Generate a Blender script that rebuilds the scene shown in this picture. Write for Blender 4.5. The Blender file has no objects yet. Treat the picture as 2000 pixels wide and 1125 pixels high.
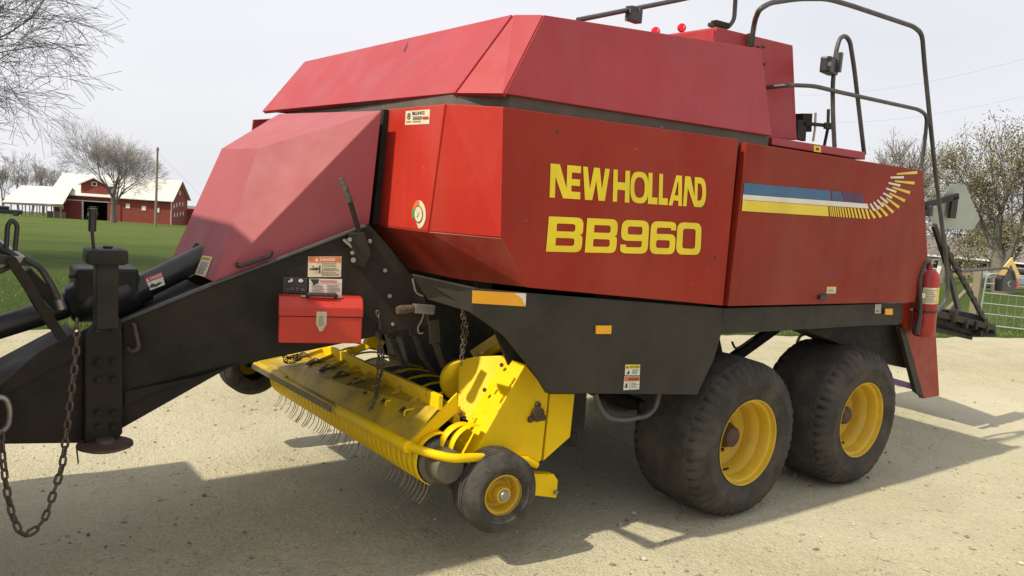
import bpy, bmesh, math, random
from mathutils import Vector, Matrix, noise
random.seed(7)
S = bpy.context.scene
COL = S.collection
V = Vector
PI = math.pi

# ------------------------------------------------------------ camera, sky, sun
CAM = V((-4.5758, -4.7853, 2.1245)); YAW, PITCH, ROLL, FPX = .6398, -.1186, .0702, 1589.41
fw = V((math.sin(YAW)*math.cos(PITCH), math.cos(YAW)*math.cos(PITCH), math.sin(PITCH)))
rt = V((math.cos(YAW), -math.sin(YAW), 0)); up = rt.cross(fw)
RT = rt*math.cos(ROLL)+up*math.sin(ROLL); UP = -rt*math.sin(ROLL)+up*math.cos(ROLL)
cd = bpy.data.cameras.new('camera'); co = bpy.data.objects.new('camera', cd); COL.objects.link(co)
cd.sensor_width = 36; cd.lens = FPX/2000*36; cd.clip_start = .05; cd.clip_end = 6000
m = Matrix((RT, UP, -fw)).transposed().to_4x4(); m.translation = CAM; co.matrix_world = m
S.camera = co

SUNDIR = V((.9, -.06, -1)).normalized()
w = bpy.data.worlds.new('World'); S.world = w; w.use_nodes = True
nt = w.node_tree; nt.nodes.clear()
out = nt.nodes.new('ShaderNodeOutputWorld'); bg = nt.nodes.new('ShaderNodeBackground')
sky = nt.nodes.new('ShaderNodeTexSky'); sky.sky_type = 'NISHITA'; sky.sun_disc = False
sky.sun_elevation = math.asin(-SUNDIR.z); sky.sun_rotation = math.atan2(-SUNDIR.x, -SUNDIR.y)
sky.dust_density = 3.0; sky.air_density = 1.0; sky.ozone_density = 1.0
tc = nt.nodes.new('ShaderNodeTexCoord'); mp = nt.nodes.new('ShaderNodeMapping'); mp.inputs['Scale'].default_value = (1, 1, 3)
nz = nt.nodes.new('ShaderNodeTexNoise'); nz.inputs['Scale'].default_value = 1.6; nz.inputs['Detail'].default_value = 5
rp = nt.nodes.new('ShaderNodeMapRange'); rp.inputs[1].default_value = .3; rp.inputs[2].default_value = .7; rp.inputs[3].default_value = .82; rp.inputs[4].default_value = 1.0
mx = nt.nodes.new('ShaderNodeMix'); mx.data_type = 'RGBA'; mx.inputs['B'].default_value = (8.75, 8.8, 9.2, 1)
L = nt.links.new
L(tc.outputs['Generated'], mp.inputs[0]); L(mp.outputs[0], nz.inputs[0]); L(nz.outputs[0], rp.inputs[0]); L(rp.outputs[0], mx.inputs['Factor'])
L(sky.outputs[0], mx.inputs['A']); L(mx.outputs['Result'], bg.inputs[0]); bg.inputs[1].default_value = .105; L(bg.outputs[0], out.inputs[0])
sd = bpy.data.lights.new('sun', 'SUN'); sd.energy = 4.7; sd.angle = math.radians(.9); sd.color = (1, .91, .72)
so = bpy.data.objects.new('sun', sd); COL.objects.link(so); so.rotation_euler = SUNDIR.to_track_quat('-Z', 'Y').to_euler(); so.location = (-20, 2, 25)
S.view_settings.view_transform = 'Standard'; S.view_settings.look = 'None'; S.view_settings.exposure = 0; S.view_settings.gamma = 1

# ------------------------------------------------------------ measuring helpers
# photograph pixel -> point on a given real plane
def ray(u, v): return RT*((u-1000)/FPX) - UP*((v-562.5)/FPX) + fw
def at(u, v, x=None, y=None, z=None, pl=None):
    d = ray(u, v)
    if x is not None: t = (x-CAM.x)/d.x
    elif y is not None: t = (y-CAM.y)/d.y
    elif z is not None: t = (z-CAM.z)/d.z
    else: t = (pl[0]-CAM).dot(pl[1])/d.dot(pl[1])
    return CAM + d*t
def ats(lst, **k): return [at(u, v, **k) for u, v in lst]
G = V((-.02662, -.05775))
def terrain(x, y):
    s = -(G.x*x+G.y*y); t = (s-.44)/.07
    sp = t if t > 30 else math.log1p(math.exp(t))
    n_ = (x*.28+y)/1.0385-5.65
    return -sp*.07+.0065*max(0, n_-14)*(1 if n_ < 400 else 400/n_)
def far(u, dist):                                   # ground point seen in column u at a distance
    d = ray(u, 470); d = V((d.x, d.y)).normalized()
    x, y = CAM.x+d.x*dist, CAM.y+d.y*dist
    return V((x, y, terrain(x, y)))

# ------------------------------------------------------------ materials
def mat(name, col, rough=.6, dirt=None, damt=.0, scale=3., bump=0., metal=0., spec=.5, dscale=None, var=.12, coat=0., streak=False, chips=None):
    m_ = bpy.data.materials.new(name); m_.use_nodes = True; n = m_.node_tree; b = n.nodes['Principled BSDF']
    b.inputs['Metallic'].default_value = metal; b.inputs['Specular IOR Level'].default_value = spec; b.inputs['Coat Weight'].default_value = coat
    tc = n.nodes.new('ShaderNodeTexCoord'); src = tc.outputs['Object']
    if streak:
        mpn = n.nodes.new('ShaderNodeMapping'); mpn.inputs['Scale'].default_value = (1, 1, .25); n.links.new(src, mpn.inputs[0]); src2 = mpn.outputs[0]
    else: src2 = src
    def N(s, d=6, r=.6, sr=src):
        q = n.nodes.new('ShaderNodeTexNoise'); q.inputs['Scale'].default_value = s; q.inputs['Detail'].default_value = d; q.inputs['Roughness'].default_value = r; n.links.new(sr, q.inputs[0]); return q.outputs[0]
    def R(s, a, b_, c, d):
        q = n.nodes.new('ShaderNodeMapRange'); n.links.new(s, q.inputs[0])
        for i, k in enumerate((a, b_, c, d)): q.inputs[i+1].default_value = k
        return q.outputs[0]
    def MX(f, a, b_, mode='MIX'):
        q = n.nodes.new('ShaderNodeMix'); q.data_type = 'RGBA'; q.blend_type = mode
        if isinstance(f, float): q.inputs['Factor'].default_value = f
        else: n.links.new(f, q.inputs['Factor'])
        for k, s in (('A', a), ('B', b_)):
            if isinstance(s, tuple): q.inputs[k].default_value = (*s, 1)
            else: n.links.new(s, q.inputs[k])
        return q.outputs['Result']
    c = MX(R(N(scale), .3, .7, 0, 1), tuple(k*(1-var) for k in col), tuple(min(1, k*(1+var)) for k in col))
    if dirt:
        f = R(N(dscale or scale*1.7, 8, .65, src2), .42, .75, 0, damt)
        c = MX(f, c, dirt)
        f2 = R(N(60, 3), .68, .74, 0, min(1, damt*1.5)); c = MX(f2, c, dirt)
    if chips:
        f3 = R(N(9, 9, .75), .63, .66, 0, .85); c = MX(f3, c, chips)
    n.links.new(c, b.inputs['Base Color'])
    rr = R(N(scale*2.3), .3, .7, max(.02, rough-.1), min(1, rough+.12)); n.links.new(rr, b.inputs['Roughness'])
    if bump:
        bn = n.nodes.new('ShaderNodeBump'); bn.inputs['Strength'].default_value = bump; bn.inputs['Distance'].default_value = .01
        n.links.new(N(scale*12, 6), bn.inputs['Height']); n.links.new(bn.outputs[0], b.inputs['Normal'])
    return m_
DUST = (.34, .30, .2)
M = dict(
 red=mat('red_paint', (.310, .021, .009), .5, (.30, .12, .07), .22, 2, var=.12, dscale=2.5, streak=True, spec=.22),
 redr=mat('red_paint_rear_dimmed', (.245, .024, .011), .5, (.26, .12, .07), .25, 2, var=.12, dscale=2.5, streak=True, spec=.2),  # same red, darkened: vignetting toward the rear put into the colour
 redf=mat('red_paint_front_sunlit', (.47, .024, .014), .42, (.42, .18, .12), .2, 2, var=.1, dscale=2.5, streak=True, spec=.35),  # same red, brightened: sunlight on the front faces put into the colour
 redlow=mat('red_paint_dusty', (.30, .022, .012), .55, (.30, .18, .13), .3, 2, var=.1, dscale=4),
 redcap=mat('red_paint_weathered', (.35, .028, .036), .42, (.34, .12, .11), .22, 2, var=.07, dscale=5, streak=True, spec=.4),
 hood=mat('sun_faded_red_plastic', (.345, .082, .094), .6, (.40, .17, .19), .2, 2, var=.06, dscale=5, spec=.35),
 box=mat('bright_red_enamel', (.45, .024, .010), .42, (.4, .1, .05), .12, 3),
 ext=mat('extinguisher_red', (.36, .018, .016), .35, DUST, .12, 6),
 black=mat('black_paint', (.018, .016, .012), .55, (.09, .075, .05), .3, 3, dscale=5, var=.2, spec=.3),
 tongue=mat('black_paint_rusty', (.0125, .0105, .0075), .6, (.055, .032, .018), .45, 2.5, dscale=3, var=.2, bump=.1, spec=.28),
 grey=mat('grey_skirt_paint', (.027, .024, .018), .55, (.075, .066, .048), .35, 2, dscale=3, spec=.3),
 band=mat('dusty_brown_band', (.10, .085, .07), .7, (.2, .17, .13), .4, 4),
 dark=mat('dark_interior', (.012, .011, .010), .8, (.05, .045, .03), .4, 5),
 yel=mat('yellow_paint', (.88, .58, .0), .45, (.40, .26, .01), .2, 3, dscale=5, spec=.25, chips=(.16, .08, .03), var=.06),
 yeld=mat('yellow_paint_worn_shaded', (.60, .41, .015), .5, (.12, .09, .04), .85, 3, dscale=4, chips=(.1, .06, .03)),  # wear and dirt, plus the hood's shade on the guard plate painted in
 rim=mat('rim_yellow', (.62, .40, .02), .5, (.36, .27, .12), .35, 4, dscale=6),
 worn=mat('bare_worn_steel', (.10, .088, .065), .55, (.3, .26, .1), .4, 5),
 rubber=mat('dusty_tyre_rubber', (.046, .042, .037), .85, (.13, .11, .08), .65, 3, bump=.7, spec=.25),
 rubber2=mat('tyre_rubber', (.045, .042, .037), .8, (.17, .15, .11), .5, 8, bump=.3, spec=.3),
 steel=mat('dull_steel', (.32, .31, .29), .45, (.2, .13, .07), .4, 8, metal=.7),
 rust=mat('rusty_steel', (.075, .052, .038), .7, (.16, .09, .05), .6, 12, bump=.3, metal=.2),
 chain=mat('chain_steel', (.10, .08, .065), .55, (.16, .10, .06), .5, 20, metal=.4),
 tine=mat('tine_wire', (.30, .23, .15), .5, None, 0, 10, metal=.4),
 white=mat('decal_white', (.72, .70, .60), .5, DUST, .15, 6), cream=mat('decal_cream', (.70, .62, .44), .5, DUST, .2, 20),
 ink=mat('print_black', (.03, .03, .03), .5), orange=mat('print_orange', (.68, .16, .04), .5), printred=mat('print_red', (.5, .03, .03), .5),
 lyel=mat('lettering_yellow', (.85, .66, .01), .45, (.6, .4, .03), .2, 3), syel=mat('stripe_yellow', (.80, .60, .03), .45, DUST, .1), blue=mat('stripe_blue', (.035, .13, .26), .5, (.1, .12, .16), .2),
 purple=mat('stripe_violet', (.09, .05, .13), .5), swhite=mat('stripe_white', (.74, .70, .60), .5), green=mat('print_green', (.05, .30, .08), .5),
 amber=mat('amber_reflector', (.85, .38, .01), .3), smv=mat('grey_sign_back', (.36, .40, .34), .6, DUST, .15, 5), cone=mat('pale_orange_reflector', (.85, .58, .2), .5),
 plastic=mat('black_plastic', (.025, .025, .025), .35), hose=mat('black_hose', (.028, .026, .024), .5, DUST, .15, 10), rail=mat('rail_grey_paint', (.055, .055, .055), .45, (.2, .18, .14), .25, 6),
 beacon=mat('red_disc', (.75, .01, .03), .3), glass=mat('dark_glass', (.02, .022, .025), .08), straw=mat('straw', (.6, .55, .4), .8),
)

# ------------------------------------------------------------ object helpers
def link(name, me, mt, parent=None, kind=None, label=None):
    o = bpy.data.objects.new(name, me); COL.objects.link(o)
    if mt:
        for k in (mt if isinstance(mt, (list, tuple)) else [mt]): me.materials.append(k)
    if parent: o.parent = parent
    if kind: o['kind'] = kind
    if label: o['label'] = label
    return o
def tag(o, label, cat, group=None):
    o['label'] = label; o['category'] = cat
    if group: o['group'] = group
    return o
def thing(name, label, cat, loc=(0, 0, 0), rz=0, group=None, kids=None):
    o = bpy.data.objects.new(name, None); COL.objects.link(o); o.location = loc; o.rotation_euler = (0, 0, rz); o.empty_display_size = .2
    return tag(o, label, cat, group)
class MB:
    def __init__(s): s.v = []; s.f = []; s.m = []
    def add(s, vs, fs, mi=0):
        b = len(s.v); s.v += [tuple(q) for q in vs]; s.f += [tuple(i+b for i in f) for f in fs]; s.m += [mi]*len(fs); return s
    def box(s, c, d, mi=0, rz=0, ax=None):
        c = V(c); X, Y, Z = ax or (V((math.cos(rz), math.sin(rz), 0)), V((-math.sin(rz), math.cos(rz), 0)), V((0, 0, 1)))
        vs = [c+X*(i*d[0]/2)+Y*(j*d[1]/2)+Z*(k*d[2]/2) for i in (-1, 1) for j in (-1, 1) for k in (-1, 1)]
        return s.add(vs, [(0, 1, 3, 2), (4, 6, 7, 5), (0, 4, 5, 1), (2, 3, 7, 6), (0, 2, 6, 4), (1, 5, 7, 3)], mi)
    def bar(s, p, q, w, h, mi=0, upv=None):
        p, q = V(p), V(q); X = (q-p).normalized(); u_ = upv or V((0, 0, 1))
        if abs(X.dot(u_)) > .97: u_ = V((0, 1, 0))
        Y = u_.cross(X).normalized(); Z = X.cross(Y)
        return s.box((p+q)/2, ((q-p).length, w, h), mi, ax=(X, Y, Z))
    def prism(s, pts, t, mi=0, n=None):
        pts = [V(p) for p in pts]
        if n is None:
            n = V((0, 0, 0))
            for i in range(len(pts)): n += (pts[i]-pts[0]).cross(pts[(i+1) % len(pts)]-pts[0])
            n.normalize()
            if n.dot(CAM-pts[0]) < 0: n = -n
        k = len(pts); vs = pts+[p-n*t for p in pts]
        return s.add(vs, [tuple(range(k)), tuple(range(2*k-1, k-1, -1))]+[(i, i+k, (i+1) % k+k, (i+1) % k) for i in range(k)], mi)
    def tube(s, pts, r, seg=8, mi=0, cap=True):
        pts = [V(p) for p in pts]; n = len(pts); rs = r if isinstance(r, (list, tuple)) else [r]*n
        ref = None; rings = []
        for i in range(n):
            t = (pts[min(i+1, n-1)]-pts[max(i-1, 0)]).normalized()
            if ref is None: ref = t.orthogonal().normalized()
            ref = (ref-t*ref.dot(t)).normalized(); bt = t.cross(ref)
            rings.append([pts[i]+(ref*math.cos(2*PI*k/seg)+bt*math.sin(2*PI*k/seg))*rs[i] for k in range(seg)])
        vs = [p for g in rings for p in g]
        fs = [(i*seg+k, i*seg+(k+1) % seg, (i+1)*seg+(k+1) % seg, (i+1)*seg+k) for i in range(n-1) for k in range(seg)]
        if cap: fs += [tuple(range(seg-1, -1, -1)), tuple(range((n-1)*seg, n*seg))]
        return s.add(vs, fs, mi)
    def lathe(s, prof, c, axis=V((0, 1, 0)), seg=48, mi=0, mod=None, close=False):
        c = V(c); axis = axis.normalized(); a = axis.orthogonal().normalized(); b = axis.cross(a)
        vs = []
        for i, (r, t) in enumerate(prof):
            for k in range(seg):
                an = 2*PI*k/seg; rr = r if mod is None else r+mod(i, k)
                vs.append(c+axis*t+(a*math.cos(an)+b*math.sin(an))*rr)
        n = len(prof); fs = [(i*seg+k, i*seg+(k+1) % seg, (i+1)*seg+(k+1) % seg, (i+1)*seg+k) for i in range(n-1) for k in range(seg)]
        if close: fs += [tuple(range(seg)), tuple(range((n-1)*seg, n*seg))]
        return s.add(vs, fs, mi)
    def mesh(s, name):
        me = bpy.data.meshes.new(name); me.from_pydata(s.v, [], s.f); me.polygons.foreach_set('material_index', s.m); me.update(); return me
    def build(s, name, mt, parent=None, smooth=0, bevel=0, **k):
        me = s.mesh(name)
        bm = bmesh.new(); bm.from_mesh(me)
        bmesh.ops.recalc_face_normals(bm, faces=bm.faces)
        if bevel:
            es = [e for e in bm.edges if len(e.link_faces) == 2 and e.calc_face_angle(0) > .5]
            bmesh.ops.bevel(bm, geom=es, offset=bevel, segments=2, affect='EDGES', profile=.6, clamp_overlap=True)
        bm.to_mesh(me); bm.free()
        if smooth: me.shade_smooth(); me.set_sharp_from_angle(angle=math.radians(smooth))
        return link(name, me, mt, parent, **k)
def rounded(pts, r=.05, n=5):                      # round the corners of a polyline
    pts = [V(p) for p in pts]; o = [pts[0]]
    for i in range(1, len(pts)-1):
        a, b, c = pts[i-1], pts[i], pts[i+1]; d1 = (a-b); d2 = (c-b); k = min(r, d1.length*.45, d2.length*.45)
        p, q = b+d1.normalized()*k, b+d2.normalized()*k
        for j in range(n+1):
            t = j/n; o.append(p*(1-t)**2+b*2*t*(1-t)+q*t*t)
    return o+[pts[-1]]
def panel(name, pts, mt, parent, t=.02, bevel=.004, **k): return MB().prism(pts, t).build(name, mt, parent, bevel=bevel, **k)
def pipe(name, pts, r, mt, parent, rad=.06, seg=10, **k): return MB().tube(rounded(pts, rad) if rad else pts, r, seg).build(name, mt, parent, smooth=50, **k)

# flat print -----------------------------------------------------------------
def curve_fill(contours):                          # contours (outer + holes) -> 2D triangles
    cu = bpy.data.curves.new('c', 'CURVE'); cu.dimensions = '2D'; cu.fill_mode = 'BOTH'
    for c in contours:
        sp = cu.splines.new('POLY'); sp.points.add(len(c)-1)
        for i, (x, y) in enumerate(c): sp.points[i].co = (x, y, 0, 1)
        sp.use_cyclic_u = True
    o = bpy.data.objects.new('c', cu); COL.objects.link(o); bpy.context.view_layer.update()
    me = bpy.data.meshes.new_from_object(o.evaluated_get(bpy.context.evaluated_depsgraph_get()))
    vs = [(v.co.x, v.co.y) for v in me.vertices]; fs = [tuple(p.vertices) for p in me.polygons]
    bpy.data.objects.remove(o); bpy.data.curves.remove(cu); bpy.data.meshes.remove(me)
    return vs, fs
def text_fill(txt, bold=.0):
    cu = bpy.data.curves.new('t', 'FONT'); cu.body = txt; cu.offset = bold; cu.resolution_u = 3
    o = bpy.data.objects.new('t', cu); COL.objects.link(o); bpy.context.view_layer.update()
    me = bpy.data.meshes.new_from_object(o.evaluated_get(bpy.context.evaluated_depsgraph_get()))
    vs = [(v.co.x, v.co.y) for v in me.vertices]; fs = [tuple(p.vertices) for p in me.polygons]
    x0, x1 = min(v[0] for v in vs), max(v[0] for v in vs); y0, y1 = min(v[1] for v in vs), max(v[1] for v in vs)
    bpy.data.objects.remove(o); bpy.data.curves.remove(cu); bpy.data.meshes.remove(me)
    return [((x-x0)/(x1-x0), (y-y0)/(y1-y0)) for x, y in vs], fs
def rpoly(c):
    o = []; n = len(c)
    for i in range(n):
        x, y, r = c[i]
        if r <= 0: o.append((x, y)); continue
        b = V((x, y)); a = V(c[i-1][:2]); d = V(c[(i+1) % n][:2]); d1 = a-b; d2 = d-b
        k1, k2 = min(r, d1.length*.5), min(r, d2.length*.5); p, q = b+d1.normalized()*k1, b+d2.normalized()*k2
        for j in range(6):
            t = j/5; z = p*(1-t)**2+b*2*t*(1-t)+q*t*t; o.append((z.x, z.y))
    return o
def bil(q, u, v):                                  # q: bl, br, tr, tl
    return (q[0]*(1-u)+q[1]*u)*(1-v)+(q[3]*(1-u)+q[2]*u)*v
def lift(q, d):
    n = (q[1]-q[0]).cross(q[3]-q[0]).normalized()
    if n.dot(CAM-q[0]) < 0: n = -n
    return [p+n*d for p in q]
def decal(name, quad, layers, parent, base='white', label=None):
    """quad tl,tr,br,bl in space; layers: (mat key, kind, data) in 0..1 coordinates, y up"""
    q = [quad[3], quad[2], quad[1], quad[0]]; mb = MB(); keys = []
    def mi(k):
        if k not in keys: keys.append(k)
        return keys.index(k)
    if base: mb.add([bil(lift(q, .0015), *c) for c in ((0, 0), (1, 0), (1, 1), (0, 1))], [(0, 1, 2, 3)], mi(base))
    z = .0027
    for k, kind, d in layers:
        qq = lift(q, z); z += .0009
        if kind == 'r':
            for (x0, y0, x1, y1) in d: mb.add([bil(qq, *c) for c in ((x0, y0), (x1, y0), (x1, y1), (x0, y1))], [(0, 1, 2, 3)], mi(k))
        elif kind == 'p':
            for c in d: mb.add([bil(qq, *p) for p in c], [tuple(range(len(c)))], mi(k))
        elif kind == 't':
            txt, x0, y0, x1, y1 = d; vs, fs = text_fill(txt, .02); mb.add([bil(qq, x0+(x1-x0)*a, y0+(y1-y0)*b) for a, b in vs], fs, mi(k))
        elif kind == 'c':
            vs, fs = curve_fill(d); mb.add([bil(qq, a, b) for a, b in vs], fs, mi(k))
    me = mb.mesh(name); return link(name, me, [M[k] for k in keys], parent, label=label)
def lines(x0, x1, ys, h, rnd=.3): return [(x0, y, x1-(x1-x0)*random.random()*rnd, y+h) for y in ys]

# ------------------------------------------------------------ the setting: yard, lawn
D1 = V((1, -.28, 0)).normalized(); D2 = V((.28, 1, 0)).normalized(); O0 = V((0, 5.87, 0))
def tn(t, n, z=0): p = O0+D1*t+D2*n; return V((p.x, p.y, terrain(p.x, p.y)+z))
def geo(a, b, first, k):
    o = [a]; s = first
    while o[-1] < b: o.append(o[-1]+s); s *= k
    return o
def sheet(ts, ns, zf, name, mt):
    mb = MB(); vs = [zf(t, n) for n in ns for t in ts]; k = len(ts)
    mb.add(vs, [(j*k+i, j*k+i+1, (j+1)*k+i+1, (j+1)*k+i) for j in range(len(ns)-1) for i in range(k-1)])
    me = mb.mesh(name); me.shade_smooth(); return link(name, me, mt, None, kind='structure')
def gmat(name, kind):
    m_ = bpy.data.materials.new(name); m_.use_nodes = True; n = m_.node_tree; b = n.nodes['Principled BSDF']; b.inputs['Specular IOR Level'].default_value = .15; b.inputs['Roughness'].default_value = .95
    tc = n.nodes.new('ShaderNodeTexCoord')
    def N(s, d=5, r=.6, sr=None):
        q = n.nodes.new('ShaderNodeTexNoise'); q.inputs['Scale'].default_value = s; q.inputs['Detail'].default_value = d; q.inputs['Roughness'].default_value = r; n.links.new(sr or tc.outputs['Object'], q.inputs[0]); return q.outputs[0]
    def R(s, a, b_, c=0, d=1):
        q = n.nodes.new('ShaderNodeMapRange'); n.links.new(s, q.inputs[0])
        for i, k in enumerate((a, b_, c, d)): q.inputs[i+1].default_value = k
        return q.outputs[0]
    def MX(f, a, b_):
        q = n.nodes.new('ShaderNodeMix'); q.data_type = 'RGBA'; n.links.new(f, q.inputs['Factor'])
        for k, s in (('A', a), ('B', b_)):
            if isinstance(s, tuple): q.inputs[k].default_value = (*s, 1)
            else: n.links.new(s, q.inputs[k])
        return q.outputs['Result']
    def VO(s, feat='F1'):
        q = n.nodes.new('ShaderNodeTexVoronoi'); q.inputs['Scale'].default_value = s; q.feature = feat; n.links.new(tc.outputs['Object'], q.inputs[0]); return q
    if kind == 'gravel':
        c = MX(R(N(.5), .35, .65), (.375, .335, .215), (.475, .43, .285))
        c = MX(R(N(3.1, 8, .7), .35, .7), c, (.42, .38, .25))
        v = VO(75); sep = n.nodes.new('ShaderNodeSeparateColor'); n.links.new(v.outputs['Color'], sep.inputs[0])
        c = MX(R(sep.outputs[0], .72, 1., 0, .55), c, (.56, .52, .42)); c = MX(R(sep.outputs[1], .78, 1, 0, .6), c, (.20, .175, .12))
        c = MX(R(N(.9, 6), .58, .72, 0, .35), c, (.22, .185, .125))
        c = MX(R(N(1.3, 8, .75), .48, .66, 0, .6), c, (.30, .275, .20)); c = MX(R(N(.28, 3), .45, .65, 0, .75), c, (.51, .47, .345)); c = MX(R(N(210, 2), .62, .7, 0, .5), c, (.16, .14, .1))
        v2 = VO(75); v3 = VO(24)
        add = n.nodes.new('ShaderNodeMath'); add.operation = 'ADD'; n.links.new(R(v2.outputs['Distance'], 0, .6, 1, 0), add.inputs[0]); n.links.new(N(9, 10, .75), add.inputs[1])
        add2 = n.nodes.new('ShaderNodeMath'); add2.operation = 'ADD'; n.links.new(add.outputs[0], add2.inputs[0]); n.links.new(R(v3.outputs['Distance'], 0, .5, .8, 0), add2.inputs[1])
        lo = n.nodes.new('ShaderNodeMath'); lo.operation = 'MULTIPLY_ADD'; n.links.new(N(3.5, 6, .6), lo.inputs[0]); lo.inputs[1].default_value = 5.; n.links.new(add2.outputs[0], lo.inputs[2]); h = lo.outputs[0]; st, di = .6, .010
    else:
        mpn = n.nodes.new('ShaderNodeMapping'); mpn.inputs['Scale'].default_value = (.35, 1, 1); n.links.new(tc.outputs['Object'], mpn.inputs[0])
        c = MX(R(N(.25, 8, .7, mpn.outputs[0]), .38, .62), (.062, .095, .014), (.115, .145, .03))
        c = MX(R(N(4, 8, .8), .4, .7), c, (.085, .12, .022))
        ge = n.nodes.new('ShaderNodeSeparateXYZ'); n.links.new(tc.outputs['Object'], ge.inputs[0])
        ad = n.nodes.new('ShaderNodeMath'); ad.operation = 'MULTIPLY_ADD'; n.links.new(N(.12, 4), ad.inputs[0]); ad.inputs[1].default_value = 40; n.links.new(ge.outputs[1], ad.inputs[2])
        c = MX(R(ad.outputs[0], 52, 64, .6, 0), c, (.040, .075, .010))  # near lawn darkened: a band of shade painted into the grass colour
        c = MX(R(N(.8, 6), .62, .75, 0, .5), c, (.20, .19, .07))
        h = N(25, 8, .8); st, di = 1., .06
    n.links.new(c, b.inputs['Base Color'])
    bn = n.nodes.new('ShaderNodeBump'); bn.inputs['Strength'].default_value = st; bn.inputs['Distance'].default_value = di; n.links.new(h, bn.inputs['Height']); n.links.new(bn.outputs[0], b.inputs['Normal'])
    return m_
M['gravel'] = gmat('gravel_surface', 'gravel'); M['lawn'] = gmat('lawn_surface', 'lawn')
def edge(t): return .35*noise.noise(V((t*.5, 3, 0)))+.16*noise.noise(V((t*2.3, 9, 0)))
pos = geo(0, 2500, .6, 1.13)
ts = sorted(set([-q for q in pos]+pos)); ns = sorted(set([-q for q in geo(0, 90, .5, 1.25)]+geo(0, 3000, .4, 1.12)))
def lz(t, n):
    z = -.06+.10*max(0, min(1, (n+.6)/1.4))
    if 3 < n < 300: z += .10*noise.noise(V((t*.12, n*.12, 0)))
    return tn(t, n, z)
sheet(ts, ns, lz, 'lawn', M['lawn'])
gt = [i*.25 for i in range(-72, 89)]; gt = [-70, -45, -30, -22]+gt+[26, 32, 45, 70]; gn = [-45, -32, -24, -20, -17]+[-16+.25*i for i in range(62)]+[-.45, -.2, -.06, 0]
def gz(t, n):
    e = edge(t)
    if n > -1.2: n += e*(1+n/1.2)
    z = 0 if n < -1.2+e else 0
    p = tn(t, n, 0); p.z += .018*noise.noise(V((p.x*.7, p.y*.7, 1)))*min(1, abs(n+6)/9)+.006*noise.noise(V((p.x*4, p.y*4, 5)))
    if n > -.15+e: p.z -= .07
    return p
sheet(gt, gn, gz, 'gravel_yard', M['gravel'])
# loose stones and bits of straw
mb = MB(); ico = [V(v).normalized() for v in ((1, 0, 0), (-1, 0, 0), (0, 1, 0), (0, -1, 0), (0, 0, 1), (0, 0, -1))]; icf = [(0, 2, 4), (2, 1, 4), (1, 3, 4), (3, 0, 4), (2, 0, 5), (1, 2, 5), (3, 1, 5), (0, 3, 5)]
for i in range(14000):
    while True:
        d = 2.2+11*random.random()**1.6; a = math.radians(random.uniform(-8, 76)); x, y = CAM.x+math.sin(a)*d, CAM.y+math.cos(a)*d
        if (V((x, y, 0))-O0).dot(D2) < -.5: break
    r = random.uniform(.003, .0085)*(1+1.9*(random.random() < .07)); r *= .7+.9*max(0, noise.noise(V((x*.8, y*.8, 2)))+.2); rz = random.random()*6; sx, sy, sz = r*random.uniform(.8, 1.5), r*random.uniform(.7, 1.1), r*random.uniform(.4, .8)
    vs = [V((x+(v.x*sx*math.cos(rz)-v.y*sy*math.sin(rz)), y+(v.x*sx*math.sin(rz)+v.y*sy*math.cos(rz)), terrain(x, y)+.001+v.z*sz+sz*.4)) for v in ico]
    mb.add(vs, icf, random.choice((0, 0, 0, 1, 2)))
o = mb.build('loose_stones', [mat('stone_tan', (.36, .32, .22), .9), mat('stone_pale', (.48, .44, .35), .9), mat('stone_dark', (.2, .17, .12), .9)], smooth=0)
tag(o, 'small loose stones scattered over the gravel yard', 'gravel'); o['kind'] = 'stuff'
mb = MB()
for i in range(420):
    d = 2.5+9*random.random(); a = math.radians(random.uniform(-5, 72)); x, y = CAM.x+math.sin(a)*d, CAM.y+math.cos(a)*d; q = random.random()*PI; l = random.uniform(.01, .035)
    if (V((x, y, 0))-O0).dot(D2) > -.5: continue
    mb.bar((x-l*math.cos(q), y-l*math.sin(q), .012), (x+l*math.cos(q), y+l*math.sin(q), .009), .003, .002)
o = mb.build('straw_bits', mat('dry_straw', (.42, .34, .2), .9)); tag(o, 'bits of dry straw and twig strewn on the gravel', 'straw'); o['kind'] = 'stuff'
# grass blades where the lawn starts
mb = MB()
for i in range(42000):
    t = random.uniform(-11, 20); n = .05+edge(t)+9*random.random()**2.2; h = random.uniform(.02, .06)*(1.5 if n < .6 else 1); p = lz(t, n); a = random.random()*PI
    if n < .5 and random.random() < .3: continue
    dx, dy = math.cos(a)*.006, math.sin(a)*.006; lx, ly = random.uniform(-.5, .5)*h, random.uniform(-.5, .5)*h
    mb.add([(p.x-dx, p.y-dy, p.z-.01), (p.x+dx, p.y+dy, p.z-.01), (p.x+lx, p.y+ly, p.z+h)], [(0, 1, 2)], random.choice((0, 0, 1, 2)))
me = mb.mesh('grass_blades'); o = link('grass_blades', me, [mat('blade_green', (.07, .15, .012), .7), mat('blade_light', (.13, .21, .03), .7), mat('blade_dry', (.30, .27, .12), .8)])
tag(o, 'short green grass blades along the edge of the gravel', 'grass'); o['kind'] = 'stuff'

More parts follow.
